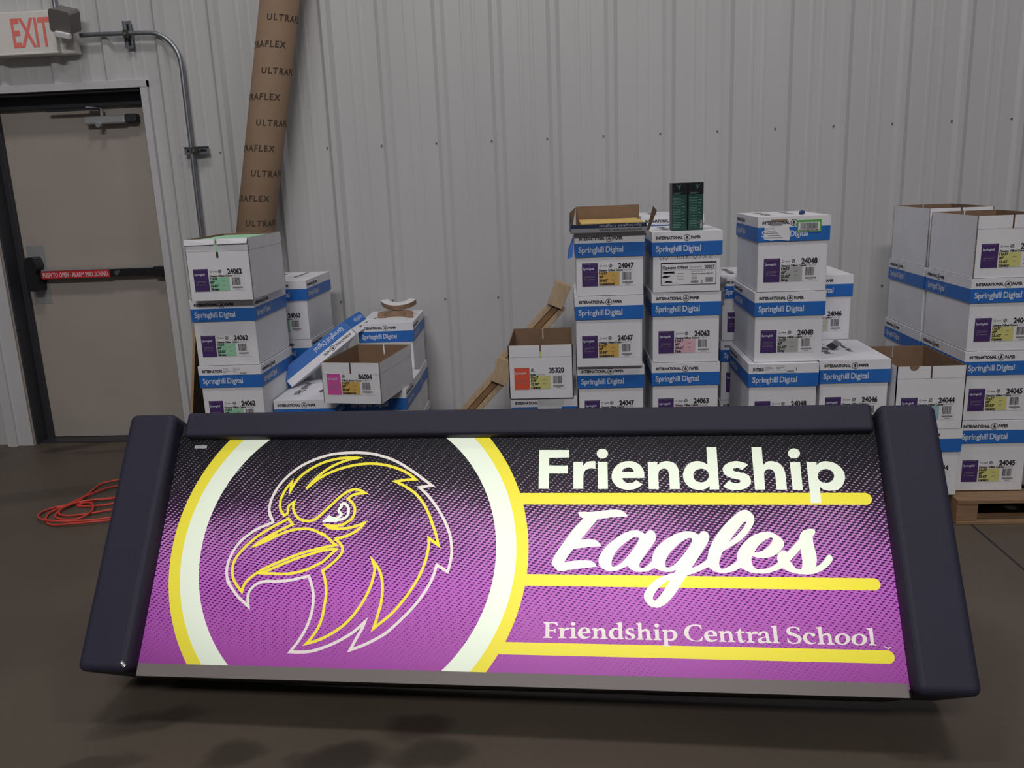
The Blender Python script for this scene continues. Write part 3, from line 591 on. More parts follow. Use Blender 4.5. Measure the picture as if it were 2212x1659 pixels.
# foil strip + plastic
mb = MB(); pts = [(1.085, 3.78, .7), (1.10, 3.765, .722), (1.12, 3.75, .712), (1.14, 3.735, .70), (1.16, 3.73, .715), (1.18, 3.74, .727)]
for k, (a, b) in enumerate(zip(pts, pts[1:])):
    a = Vector(a); b = Vector(b); wd = Vector((-.006, .03, .004)); mb.quad(a - wd, b - wd, b + wd, a + wd, 'film' if k % 2 else 'film_bright')
tag(obj('plastic_strapping', mb), 'crumpled shiny black and silver strip on the 24046 carton', 'strip')
mb = MB(); r = random.Random(5); n = 7; g_ = [[Vector((.66 + .022 * i + r.uniform(-.004, .004), 3.985 - .004 * j + r.uniform(-.006, .006), .87 + .02 * j + r.uniform(-.004, .004))) for i in range(4)] for j in range(n)]
for j in range(n - 1):
    for i in range(3): mb.quad(g_[j][i], g_[j][i + 1], g_[j + 1][i + 1], g_[j + 1][i], 'bag_clear')
tag(obj('plastic_wrap', mb), 'crumpled clear plastic hanging from the rear carton left of the 24048 stack', 'plastic wrap')

# ------------------------------------------------------------------ cardboard tube
def tube_obj():
    top = Vector((-1.447, 4.655, 2.42)); low = Vector((-1.688, 4.60, 1.25)); d = (top - low).normalized()
    base = low - d * ((low.z - .0) / d.z); L = 2.9; r = .1
    t = thing('cardboard_tube', 'long brown cardboard tube leaning behind the leftmost stack, printed ULTRAFLEX', 'tube', (0, 0, 0))
    z = d; x = Vector((1, 0, 0)); x = (x - z * x.dot(z)).normalized(); y = z.cross(x)
    T = Matrix(((x.x, y.x, z.x, base.x), (x.y, y.y, z.y, base.y), (x.z, y.z, z.z, base.z), (0, 0, 0, 1))); T.translation = base + Vector((0, 0, .03)); t.matrix_world = T
    mb = MB(); n = 48
    ring = lambda rr, zz: [(rr * math.cos(2 * PI * k / n), rr * math.sin(2 * PI * k / n), zz) for k in range(n)]
    v = ring(r, 0) + ring(r, L) + ring(r - .008, L) + ring(r - .008, 0)
    mb.add(v, [(s * n + k, s * n + (k + 1) % n, ((s + 1) % 4) * n + (k + 1) % n, ((s + 1) % 4) * n + k) for s in range(4) for k in range(n)], 'kraft', None, True)
    rr = r + .0008
    k = 0; zz = 1.015
    while zz < 2.6:
        word, off = (('ULTRAFLEX', -.022) if k % 2 == 0 else ('ULTRAFLEX', -.172))
        vs_, fs, wd = text2d(word, .045, .0011, 1.25, 1.0, 2)
        s = .262 / wd
        out = []
        for a, b in vs_:
            u = off + a * s; ang = -PI / 2 + u / rr; out.append((rr * math.cos(ang), rr * math.sin(ang), zz + b + u * .13))
        mb.add(out, fs, 'kraft_ink'); k += 1; zz += .131
    obj('tube_wall', mb, t)
tube_obj()

# ---- leaning board left of the stack
mb = MB(); a = Vector((-1.905, 3.84, 0)); b = Vector((-1.84, 4.05, .93)); wdt = Vector((.02, .42, .0)); th = Vector((.014, -.0015, 0))
vs_ = [a, a + th, a + th + wdt, a + wdt]; tt = b - a; vs_ += [p + tt for p in vs_]
mb.add(vs_, [(0, 3, 2, 1), (4, 5, 6, 7), (0, 1, 5, 4), (2, 3, 7, 6), (3, 0, 4, 7)], 'plywood_edge'); mb.add(vs_, [(1, 2, 6, 5)], 'plywood_face')
tag(obj('plywood_sheet', mb), 'thin dark-faced plywood sheet standing edge-on left of the leftmost stack', 'board')
# ---- timber stand
def stand():
    t = thing('timber_stand', 'bare two-by-four sawhorse leaning by the wall behind the middle stacks', 'sawhorse')
    def bar(a, b, w_, h_, nm, m='pine', side=Vector((0, 1, 0))):
        a = Vector(a); b = Vector(b); d = (b - a).normalized(); s = (side - d * side.dot(d)).normalized(); u = d.cross(s)
        mb = MB(); L = (b - a).length; T = Matrix(((d.x, s.x, u.x, a.x), (d.y, s.y, u.y, a.y), (d.z, s.z, u.z, a.z), (0, 0, 0, 1)))
        mb.box(0, L, -w_ / 2, w_ / 2, -h_ / 2, h_ / 2, m, T); return obj(nm, mb, t, .003)
    bar((-.07, 4.33, .835), (-.02, 4.33, .95), .08, .08, 'block')
    for k in (-1, 0, 1): bar((-.045 + .022 * k, 4.34, .845 - .02 * k), (-.36 + .022 * k, 4.34, .515 - .02 * k), .05, .027, 'rail', 'pine' if k else 'pine_dark')
    bar((-.375, 4.33, .44), (-.325, 4.33, .565), .085, .085, 'block')
    for k in (-1, 0, 1): bar((-.37 + .022 * k, 4.34, .46 - .02 * k), (-.76 + .022 * k, 4.34, .05 - .02 * k), .05, .027, 'rail', 'pine' if k else 'pine_dark')
stand()
# ---- cord
def cord():
    loops = [(-2.10, 4.13), (-2.42, 4.16), (-2.65, 4.10), (-2.66, 3.98), (-2.62, 3.78), (-2.66, 3.66), (-2.62, 3.56), (-2.45, 3.53), (-2.40, 3.62), (-2.52, 3.76), (-2.75, 3.72), (-2.78, 3.6), (-2.66, 3.5), (-2.45, 3.5), (-2.2, 3.56), (-2.05, 3.64), (-2.2, 3.66), (-2.45, 3.6), (-2.62, 3.6), (-2.66, 3.7), (-2.58, 3.95),
             (-2.5, 4.06), (-2.35, 4.1), (-2.1, 4.05), (-2.0, 3.9), (-2.15, 3.86), (-2.4, 3.82), (-2.62, 3.75), (-2.72, 3.62), (-2.6, 3.47), (-2.4, 3.45), (-2.15, 3.5), (-1.95, 3.6), (-2.0, 3.72), (-2.2, 3.76), (-2.4, 3.72), (-2.6, 3.74), (-2.45, 3.82), (-2.25, 3.80), (-2.15, 3.70), (-2.1, 3.58)]
    loops = [(-2.02 + (x + 2.0) * .66, 3.80 + (y - 3.8) * .86) for x, y in loops]
    pts = []
    for i in range(len(loops) - 1):
        p0, p1, p2, p3 = (Vector(loops[max(0, min(len(loops) - 1, i + k))]) for k in (-1, 0, 1, 2))
        for s in range(8):
            u = s / 8; q = .5 * ((2 * p1) + (p2 - p0) * u + (2 * p0 - 5 * p1 + 4 * p2 - p3) * u * u + (3 * p1 - p0 - 3 * p2 + p3) * u ** 3)
            pts.append((q.x, q.y, .006 + .012 * (.5 + .5 * math.sin(i * 1.7 + u * 2))))
    mb = MB(); mb.tube(pts, .0052, 'cord_red', 8); tag(obj('extension_cord', mb), 'tangled red cord coiled on the concrete left of the sign', 'cord')
cord()
mb = MB(); mb.box(-3.78, -3.275, 4.32, 4.42, 0, .018, 'pine_dark'); mb.box(-3.78, -3.30, 4.40, 4.44, .0, .15, 'pine_dark'); tag(obj('wood_scrap', mb, None, .004), 'brown timber scrap on the floor at the left edge, beside the door', 'wood')

# ------------------------------------------------------------------ the lit sign
ART = {"G":{"friendship":[["394 3117*;1284 3110*;1286 2881*;693 2872*;697 2642*;1248 2634*;1250 2395*;698 2397*;700 1935*;401 1939*"],["1407 2746*;1693 2745*;1693 2620*;1787 2726;1907 2761;2052 2760*;2051 2529*;1906 2543;1770 2495;1710 2389;1699 2284*;1699 1934*;1410 1934*"],["2115 2742*;2400 2741*;2406 1929*;2122 1930*"],["2420 2990;2397 2915;2337 2860;2253 2841;2170 2861;2110 2917;2089 2993;2111 3068;2171 3123;2255 3143;2339 3122;2398 3066"],["3449 2252*;3440 2453;3344 2630;3178 2736;3002 2759;2807 2721;2619 2580;2524 2386;2530 2194;2645 2019;2828 1924;3027 1903;3228 1949;3402 2065*;3214 2192*;3132 2126;3015 2100;2898 2132;2808 2251*","2807 2429*;2863 2526;2998 2573;3107 2534;3163 2428*"],["3558 2734*;3835 2733*;3831 2627*;3943 2723;4128 2752;4309 2695;4411 2554;4437 2362*;4440 1922*;4159 1922*;4160 2276*;4134 2451;4070 2521;3987 2525;3885 2469;3848 2347*;3851 1922*;3566 1923*"],["5244 3170*;5526 3167*;5536 1912*;5273 1912*;5274 2015*;5163 1929;4982 1895;4772 1947;4614 2085;4545 2275;4582 2484;4723 2675;4942 2748;5122 2717;5250 2641*","5270 2320;5235 2218;5152 2146;5042 2118;4936 2146;4859 2219;4834 2321;4868 2423;4952 2496;5063 2523;5170 2495;5246 2422"],["6381 2632*;6253 2702;6059 2742;5861 2704;5707 2601;5666 2462;5739 2323;5897 2245;6089 2202;6137 2142;6098 2095;6001 2091;5905 2116;5819 2172*;5650 2002*;5780 1920;6004 1891;6232 1928;6393 2047;6427 2184;6372 2321;6215 2391;6023 2434;5953 2478;5980 2530;6063 2543;6143 2520;6205 2480*"],["6509 3160*;6793 3158*;6795 2619*;6908 2718;7057 2733;7237 2676;7352 2518;7385 2361*;7391 1904*;7109 1904*;7105 2303*;7070 2440;6983 2500;6890 2490;6810 2402;6799 2265*;6795 1905*;6519 1905*"],["7534 2708*;7818 2707*;7817 1898*;7545 1898*"],["7838 2960;7809 2887;7744 2832;7659 2813;7578 2833;7522 2889;7507 2963;7535 3036;7601 3092;7686 3111;7767 3090;7823 3036"],["7989 2706*;8257 2704*;8257 2612*;8375 2700;8559 2722;8787 2649;8949 2472;8989 2258;8901 2027;8743 1893;8544 1874;8385 1903;8285 1980*;8280 1522*;8003 1521*","8699 2294;8660 2193;8571 2120;8459 2093;8351 2121;8277 2194;8258 2295;8297 2397;8386 2470;8500 2497;8607 2469;8681 2395"]],"eagles":[["1579 1253;1847 1253;2133 1277;2513 1321;2759 1308;2871 1240;2942 1163;2917 1130;2605 1114;2112 1048*;1884 774;1625 457*;1846 468;2034 451;2146 376;2187 300;2155 276;1846 251;1417 194*;1282 10;1171 -182*;1433 -138;1696 -122;1920 -137;2013 -198;2068 -271;2040 -299;1752 -330;1379 -381;1080 -430;995 -422;910 -339;824 -247;822 -163;942 83;1165 407;1429 772;1713 1072*;1637 1097;1570 1178"],["3429 617*;3347 686;3236 724;3087 727;2880 665;2654 530;2408 340;2239 150;2144 -19;2125 -169;2161 -280;2272 -371;2419 -410;2623 -395;2789 -328;2929 -262*;3010 -354;3137 -413;3283 -426;3466 -404;3670 -315*;3655 -209*;3593 -130*;3489 -229;3378 -304;3286 -314;3247 -268;3261 -194;3366 -27;3557 236;3692 424;3727 537;3700 669;3609 735;3515 716","3232 543;3250 496;3210 383;3057 157;2830 -106;2643 -256;2532 -290;2486 -248;2497 -109;2592 97;2781 305;3026 485;3158 547"],["3593 -130*;3626 50;3742 256;3951 445;4233 616;4495 702;4664 712;4793 685;4899 610*;4976 695;5069 724;5157 658;5188 546;5144 415;4966 136;4791 -124;4655 -312*;4858 -224;5101 -66*;5126 -272*;4850 -397;4538 -510*;4481 -583;4398 -710;4208 -983;3983 -1236;3800 -1354;3656 -1383;3495 -1332;3382 -1192;3353 -1067;3398 -940;3529 -776;3734 -610;3991 -498;4202 -432*;4241 -358*;4103 -409;3958 -416;3777 -373;3670 -315*","4679 528;4711 487;4692 393;4603 244;4429 20;4239 -184;4108 -277;3999 -293;3955 -233;3978 -95;4066 72;4257 278;4446 429;4597 514","4068 -624*;3855 -763;3706 -918;3611 -1063;3591 -1153;3625 -1191;3698 -1160;3829 -1006;3981 -788"],["5101 -66*;5149 156;5252 397;5451 698;5724 1000;5956 1210;6108 1305;6201 1325;6308 1296;6410 1192;6436 1060;6388 890;6228 664;6015 458;5789 309;5537 162*;5465 11;5416 -154;5422 -264;5473 -314;5572 -298;5739 -206;5898 -89*;5984 -281*;5818 -368;5601 -421;5422 -423;5246 -375;5126 -272*","6219 1006*;6202 946;6110 795;5915 588;5705 404*;5844 606;6061 870;6158 974"],["5898 -89*;5896 15;5962 199;6119 403;6348 591;6571 685;6770 708;6946 659;7114 540;7183 411;7146 282;7029 153;6879 51;6661 -11;6448 -7;6309 37*;6281 -55;6293 -182;6357 -281;6460 -321;6638 -305;6821 -231;6979 -133*;7072 -282*;6899 -356;6664 -422;6452 -433;6207 -400;5984 -281*","6865 547;6892 501;6835 390;6680 242;6495 148;6370 142*;6490 314;6662 463;6793 538"],["6979 -133*;6966 -12;7008 116;7102 186;7191 187;7241 149*;7396 302;7602 524*;7629 635;7720 747;7866 794;7990 795;8037 730;8012 656;7958 591*;7959 380;7995 125;8004 -56;7951 -242*;8089 -164;8207 -36;8288 73;8359 88;8414 29;8403 -70;8295 -197;8125 -325;7943 -407;7713 -445;7471 -430;7265 -379;7072 -282*","7606 240*;7618 31;7615 -150;7581 -277;7516 -313;7416 -260;7300 -85*"]],"school":[["601 -1811*;990 -1811*;1018 -1904*;991 -1909*;918 -1852;782 -1846*;779 -2017*;904 -2017;925 -1986*;955 -1987*;950 -2094*;926 -2091*;905 -2053;780 -2051*;779 -2194*;863 -2218*;863 -2234*;609 -2233*;608 -2217*;675 -2188*;677 -1872*;601 -1831*"],["1019 -1958*;1168 -1955*;1173 -2001*;1240 -1954;1319 -1952*;1328 -1991;1272 -2010*;1232 -2008;1185 -2055*;1175 -2194*;1242 -2215*;1242 -2230*;1022 -2235*;1022 -2220*;1070 -2196*;1067 -1999*;1019 -1977*"],["1335 -1952*;1479 -1945*;1488 -2187*;1536 -2209*;1536 -2229*;1329 -2229*;1329 -2213*;1385 -2189*;1380 -1990*;1336 -1970*"],["1488 -1849;1471 -1881;1428 -1896;1384 -1883;1367 -1851;1384 -1818;1427 -1803;1470 -1816"],["1900 -2084*;1884 -1995;1813 -1943;1725 -1932;1622 -1970;1559 -2063;1567 -2155;1639 -2222;1734 -2233;1828 -2214;1896 -2171*;1889 -2156*;1797 -2181;1718 -2160;1670 -2095*","1662 -2064*;1686 -1999;1733 -1964;1781 -1990;1794 -2051*"],["1932 -1964*;2070 -1949*;2074 -1988*;2161 -1944;2256 -1957;2300 -2025*;2309 -2178*;2360 -2203*;2359 -2223*;2152 -2231*;2152 -2212*;2210 -2188*;2200 -2035*;2161 -1998;2079 -2030*;2073 -2183*;2120 -2205*;2120 -2220*;1931 -2224*;1931 -2209*;1983 -2185*;1979 -2001*;1932 -1982*"],["2592 -1805*;2744 -1779*;2753 -2184*;2795 -2203*;2795 -2218*;2662 -2232*;2654 -2197*;2568 -2233;2466 -2220;2393 -2138;2397 -2031;2493 -1950;2587 -1936;2653 -1957*;2652 -1858*;2592 -1825*","2653 -1996*;2587 -1969;2516 -2021;2507 -2105;2553 -2181;2615 -2191;2655 -2171*"],["3051 -1939*;3065 -2010*;3038 -2015*;2995 -1966;2940 -1967;2916 -2006;2978 -2058;3071 -2094;3093 -2162;3037 -2216;2943 -2233;2834 -2220*;2824 -2145*;2851 -2144*;2905 -2201;2975 -2205;3007 -2171;2961 -2127;2852 -2076;2835 -2007;2886 -1953;2964 -1933"],["3124 -1803*;3265 -1780*;3273 -1983*;3355 -1944;3448 -1957;3490 -2025*;3504 -2184*;3555 -2205*;3554 -2228*;3363 -2229*;3364 -2209*;3408 -2186*;3396 -2042*;3362 -1997;3275 -2029*;3279 -2181*;3317 -2207*;3317 -2225*;3127 -2229*;3127 -2211*;3178 -2183*;3173 -1848*;3124 -1821*"],["3570 -1959*;3721 -1947*;3729 -2179*;3778 -2208*;3777 -2231*;3580 -2227*;3581 -2212*;3628 -2181*;3622 -1992*;3569 -1978*"],["3735 -1849;3715 -1885;3671 -1899;3628 -1887;3610 -1852;3630 -1816;3674 -1802;3717 -1815"],["3804 -1965*;3937 -1952*;3943 -1993*;4030 -1950;4137 -1974;4208 -2048;4200 -2132;4128 -2216;4019 -2241;3958 -2227*;3961 -2347*;4029 -2373*;4029 -2383*;3811 -2381*;3811 -2366*;3858 -2347*;3850 -2003*;3804 -1985*","3946 -2031*;3997 -1992;4074 -2013;4109 -2088;4086 -2164;4028 -2203;3951 -2190*"],["4838 -1816*;4860 -1922*;4832 -1926*;4790 -1855;4683 -1835;4573 -1875;4515 -1974;4517 -2095;4589 -2191;4695 -2219;4796 -2195;4861 -2115*;4881 -2122*;4848 -2223*;4740 -2241;4603 -2229;4468 -2171;4395 -2067;4400 -1961;4481 -1861;4623 -1808;4746 -1806;4822 -1821*"],["5251 -2095*;5240 -2020;5175 -1961;5084 -1951;4983 -1980;4914 -2057;4921 -2147;4985 -2221;5083 -2244;5183 -2224;5254 -2178*;5244 -2163*;5139 -2195;5064 -2174;5014 -2105*","5008 -2073*;5027 -2009;5082 -1978;5134 -2007;5146 -2070*"],["5281 -1971*;5412 -1954*;5421 -1999*;5503 -1955;5601 -1968;5643 -2035*;5656 -2192*;5719 -2220*;5718 -2239*;5524 -2235*;5525 -2220*;5572 -2193*;5558 -2051*;5523 -2007;5422 -2039*;5428 -2196*;5480 -2218*;5479 -2237*;5286 -2237*;5287 -2222*;5337 -2195*;5332 -2011*;5280 -1989*"],["5730 -1983*;5800 -1957*;5849 -1892*;5869 -1892*;5875 -1960*;5966 -1961*;5959 -1998*;5877 -1997*;5886 -2142;5912 -2194;5981 -2185*;5984 -2207*;5909 -2243;5834 -2240;5792 -2189;5781 -2002*;5731 -2000*"],["5987 -1983*;6125 -1958*;6137 -2010*;6201 -1956;6291 -1957*;6295 -2007;6241 -2027;6197 -2013;6141 -2055*;6153 -2196*;6212 -2222*;6210 -2242*;6007 -2239*;6008 -2224*;6063 -2198*;6053 -2016*;5986 -2002*"],["6301 -2029;6350 -1976;6443 -1944;6540 -1957;6580 -2023*;6598 -2179;6648 -2208*;6646 -2230;6570 -2250;6512 -2218*;6419 -2254;6323 -2237;6290 -2178;6339 -2125;6501 -2070*;6498 -2018;6455 -1981;6401 -2005;6382 -2050;6307 -2056","6506 -2099*;6414 -2124;6393 -2169;6423 -2205;6511 -2189*"],["6649 -1812*;6798 -1792*;6805 -2205*;6866 -2226*;6864 -2245*;6657 -2240*;6658 -2225*;6708 -2199*;6706 -1856*;6648 -1832*"],["7381 -1836*;7383 -1925*;7357 -1930*;7311 -1860;7216 -1839;7138 -1878;7147 -1945;7255 -1987;7383 -2052;7414 -2125;7361 -2215;7231 -2252;7114 -2238;7064 -2214*;7042 -2115*;7065 -2110*;7118 -2191;7219 -2225;7304 -2187;7318 -2112;7219 -2055;7088 -2013;7043 -1932;7088 -1849;7196 -1814;7300 -1818"],["7767 -1999*;7755 -2044;7688 -2049;7655 -2002;7597 -1988;7554 -2048;7561 -2137;7636 -2202;7710 -2208;7778 -2188*;7752 -2221;7631 -2253;7516 -2219;7451 -2124;7466 -2035;7540 -1967;7660 -1957;7747 -1978"],["7792 -1821*;7939 -1800*;7952 -2003*;8029 -1965;8132 -1970;8170 -2036*;8174 -2205*;8234 -2226*;8231 -2248*;8045 -2247*;8047 -2230*;8093 -2207*;8091 -2052*;8054 -2008;7955 -2040*;7954 -2202*;7996 -2224*;7994 -2243*;7806 -2250*;7808 -2232*;7858 -2204*;7854 -1864*;7790 -1840*"],["8638 -2100;8603 -2172;8525 -2227;8426 -2248;8331 -2231;8265 -2180;8246 -2108;8280 -2035;8358 -1980;8458 -1959;8553 -1976;8619 -2028","8533 -2102;8515 -2161;8476 -2204;8429 -2222;8385 -2206;8356 -2164;8351 -2106;8369 -2046;8407 -2003;8455 -1986;8499 -2001;8528 -2043"],["9054 -2103;9019 -2177;8942 -2233;8842 -2254;8746 -2237;8682 -2184;8664 -2111;8699 -2037;8776 -1981;8876 -1959;8972 -1977;9036 -2030","8950 -2105;8931 -2164;8893 -2207;8846 -2224;8802 -2209;8773 -2167;8768 -2109;8787 -2050;8825 -2006;8873 -1989;8916 -2004;8945 -2046"],["9073 -1821*;9224 -1805*;9219 -2205*;9284 -2232*;9282 -2247*;9081 -2244*;9082 -2230*;9135 -2199*;9129 -1861*;9070 -1840*"]]},"T":{"white":["-7713 1447;-7674 1664;-7569 1929;-7399 2195;-7163 2447;-6873 2669;-6498 2858;-6038 3008;-5647 3061;-5252 3077;-5050 3070;-4732 3042;-4363 2957;-3928 2796;-3440 2512;-3035 2231;-2775 2038*;-3147 1990*;-2878 1741;-2632 1454;-2399 1110;-2279 896;-2139 564;-2069 216;-2063 -53;-2105 -319;-2145 -486*;-2473 -289*;-2552 -608;-2703 -947;-2946 -1321;-3228 -1656;-3715 -2131;-4002 -2326;-4415 -2536;-4776 -2669*;-4610 -2325;-4489 -2091;-4425 -1899*;-4740 -2191;-5150 -2444;-5566 -2628;-5918 -2730;-6208 -2757;-6505 -2757*;-6281 -2427;-6106 -2068;-6009 -1664;-6011 -1272;-6081 -976;-6222 -651*;-6548 -727;-6844 -788;-7221 -815;-7526 -818;-7746 -886;-7896 -1003;-7968 -1133;-7984 -1275;-7925 -1539*;-8121 -1390;-8310 -1239;-8544 -985;-8694 -754;-8647 -883;-8737 -623;-8758 -403;-8725 -182;-8628 86;-8452 356;-8219 568;-7991 721;-7696 851;-7539 923*;-7588 1026;-7681 1178;-7616 1048;-7702 1262;Z","-5484 1465;-5410 1499;-5293 1420;-5238 1268;-5289 1101;-5463 1010;-5721 972;-5922 975","-5510 1488;-5477 1404;-5532 1343;-5542 1252;-5451 1176*;-5518 1085;-5653 1052;-5780 1077;-5830 1115"],"yellow":["-6636 1943*;-6419 2224;-6135 2491;-5841 2680;-5463 2836;-5101 2911*;-5472 2913;-5785 2878;-6169 2777;-6544 2588;-6833 2367;-7009 2132;-7131 1866*;-7116 2163*;-7244 1991;-7331 1819;-7395 1602;-7378 1370;-7322 1248;-7218 1126*;-7125 1187;-7124 1294;-7104 1432;-6961 1540*;-6974 1402;-6919 1233;-6805 1081;-6653 991;-6478 958;-6296 992;-6152 1083;-5986 1251;-5778 1465;-5570 1680;-5355 1849;-5207 1911;-5084 1923;-4925 1887;-4793 1813*;-5038 1787;-5202 1726;-5305 1641*;-5166 1527;-5074 1390;-5050 1238;-5100 1057;-5185 984;-5376 863;-5576 818;-5885 831*;-5754 762;-5403 739;-5082 785;-4728 906*;-4818 786;-4986 646;-5276 506;-5573 435*","-8065 187*;-7626 377;-7336 528;-7042 650;-6741 719;-6432 728;-6193 670;-5947 551;-6001 601;-5780 463;-5621 326;-5522 258*;-5651 232;-6199 106;-6641 -30;-7077 -211;-7511 -405;-7794 -568;-8000 -730;-8142 -906;-8189 -1122*;-8348 -966;-8484 -794;-8564 -592;-8584 -372;-8538 -180;-8402 43;-8203 268;-7956 495;-7673 692;-7384 860;-7066 1031*;-6988 937;-6915 862*;-7135 755;-7425 603;-7713 436;-7995 240*","-7684 -586*;-7252 -598;-6871 -594;-6499 -525;-6209 -420;-5924 -272;-5840 -223;-5623 -7;-5486 125*;-5599 134;-5879 98;-6135 28;-6186 3;-6627 -133;-7063 -313;-7496 -507;Z","-5573 435*;-5418 328;-5309 171;-5322 15;-5426 -141;-5607 -317;-5832 -493*;-5742 -703;-5670 -968;-5643 -1232;-5663 -1531;-5682 -1784;-5776 -2102;-5959 -2407;-6055 -2524*;-5736 -2429;-5390 -2259;-5051 -2020;-4789 -1740;-4536 -1348;-4357 -924;-4287 -569;-4290 -380;-4376 -170*;-4224 -341;-4107 -531;-4023 -795;-3992 -1133;-4016 -1504;-4024 -1479;-4104 -1866;-4163 -2078*;-3750 -1736;-3496 -1459;-3234 -1103;-2977 -650;-2814 -212;-2747 211;-2759 473*;-2461 271*;-2580 659;-2721 973;-2685 918;-2808 1183;-2980 1483;-3229 1771;-3553 2001;-3886 2167*;-3570 2217;-3288 2232*;-3509 2403;-3830 2560;-4228 2672;-4623 2724;-5012 2707;-5364 2646;-5821 2506;-6266 2271;-6636 1943*"],"whitefill":["-6033 933*;-5805 1160*;-5751 1100;-5559 1040;-5549 950;-5794 934"],"yellowfill":["-8180 119*;-7712 429;-7344 581*;-7334 513*;-7623 354"]}}
def parse(s):
    closed = not s.endswith(';Z') and None
    z = s.endswith(';Z'); s = s[:-2] if z else s
    out = []
    for t in s.split(';'):
        c = t.endswith('*'); a, b = t.rstrip('*').split(' '); out.append((float(a) / 10000, float(b) / 10000, c))
    return out, z
def smooth(pts, closed, step=6):
    """round through the free points, sharp at the starred ones"""
    n = len(pts); out = []; rng_ = range(n if closed else n - 1)
    for i in rng_:
        p1 = pts[i]; p2 = pts[(i + 1) % n]; V = lambda p: Vector(p[:2])
        p0 = pts[(i - 1) % n] if (closed or i > 0) else p1; p3 = pts[(i + 2) % n] if (closed or i + 2 < n) else p2
        if p1[2]: p0 = p1
        if p2[2]: p3 = p2
        out.append((*p1[:2], p1[2]))
        if p1[2] and p2[2]: continue
        a, b, c, d = V(p0), V(p1), V(p2), V(p3)
        for s in range(1, step):
            u = s / step; q = .5 * ((2 * b) + (c - a) * u + (2 * a - 5 * b + 4 * c - d) * u * u + (3 * b - a - 3 * c + d) * u ** 3); out.append((q.x, q.y, False))
    if not closed: out.append(pts[-1])
    return out
def fill(mb, contours, z, m):
    loops = [[Vector(p[:2]) for p in smooth(parse(c)[0], True)] for c in contours]
    vs_ = []; es = []
    for l in loops:
        b = len(vs_); vs_ += l; es += [(b + i, b + (i + 1) % len(l)) for i in range(len(l))]
    v, e, f, *_r = delaunay_2d_cdt(vs_, es, [], 0, 1e-7)      # inside the outline, holes cut out
    def inside(p):
        c = False
        for l in loops:
            for i in range(len(l)):
                a, b = l[i], l[i - 1]
                if (a.y > p.y) != (b.y > p.y) and p.x < (b.x - a.x) * (p.y - a.y) / (b.y - a.y) + a.x: c = not c
        return c
    keep = []
    for t in f:
        ctr = sum((v[i] for i in t), Vector((0, 0))) / len(t)
        if inside(ctr): keep.append(tuple(t))
    mb.add([(p.x, p.y, z) for p in v], keep, m)
def stroke(mb, s, wd, z, m):
    pts, cl = parse(s); pts = smooth(pts, cl); n = len(pts); L = []; Rr = []
    V = [Vector(p[:2]) for p in pts]
    for i in range(n):
        if cl or 0 < i < n - 1: a = (V[i] - V[i - 1]).normalized(); b = (V[(i + 1) % n] - V[i]).normalized()
        elif i == 0: a = b = (V[1] - V[0]).normalized()
        else: a = b = (V[-1] - V[-2]).normalized()
        na = Vector((-a.y, a.x)); nb = Vector((-b.y, b.x)); mt = na + nb
        if mt.length < 1e-4: mt = na
        mt.normalize(); k = min(1 / max(mt.dot(na), .05), 3.6); L.append(V[i] + mt * wd / 2 * k); Rr.append(V[i] - mt * wd / 2 * k)
    vs_ = [(p.x, p.y, z) for pr in zip(L, Rr) for p in pr]
    mb.add(vs_, [(2 * i, 2 * i + 1, (2 * i + 3) % (2 * n), (2 * i + 2) % (2 * n)) for i in range(n if cl else n - 1)], m)

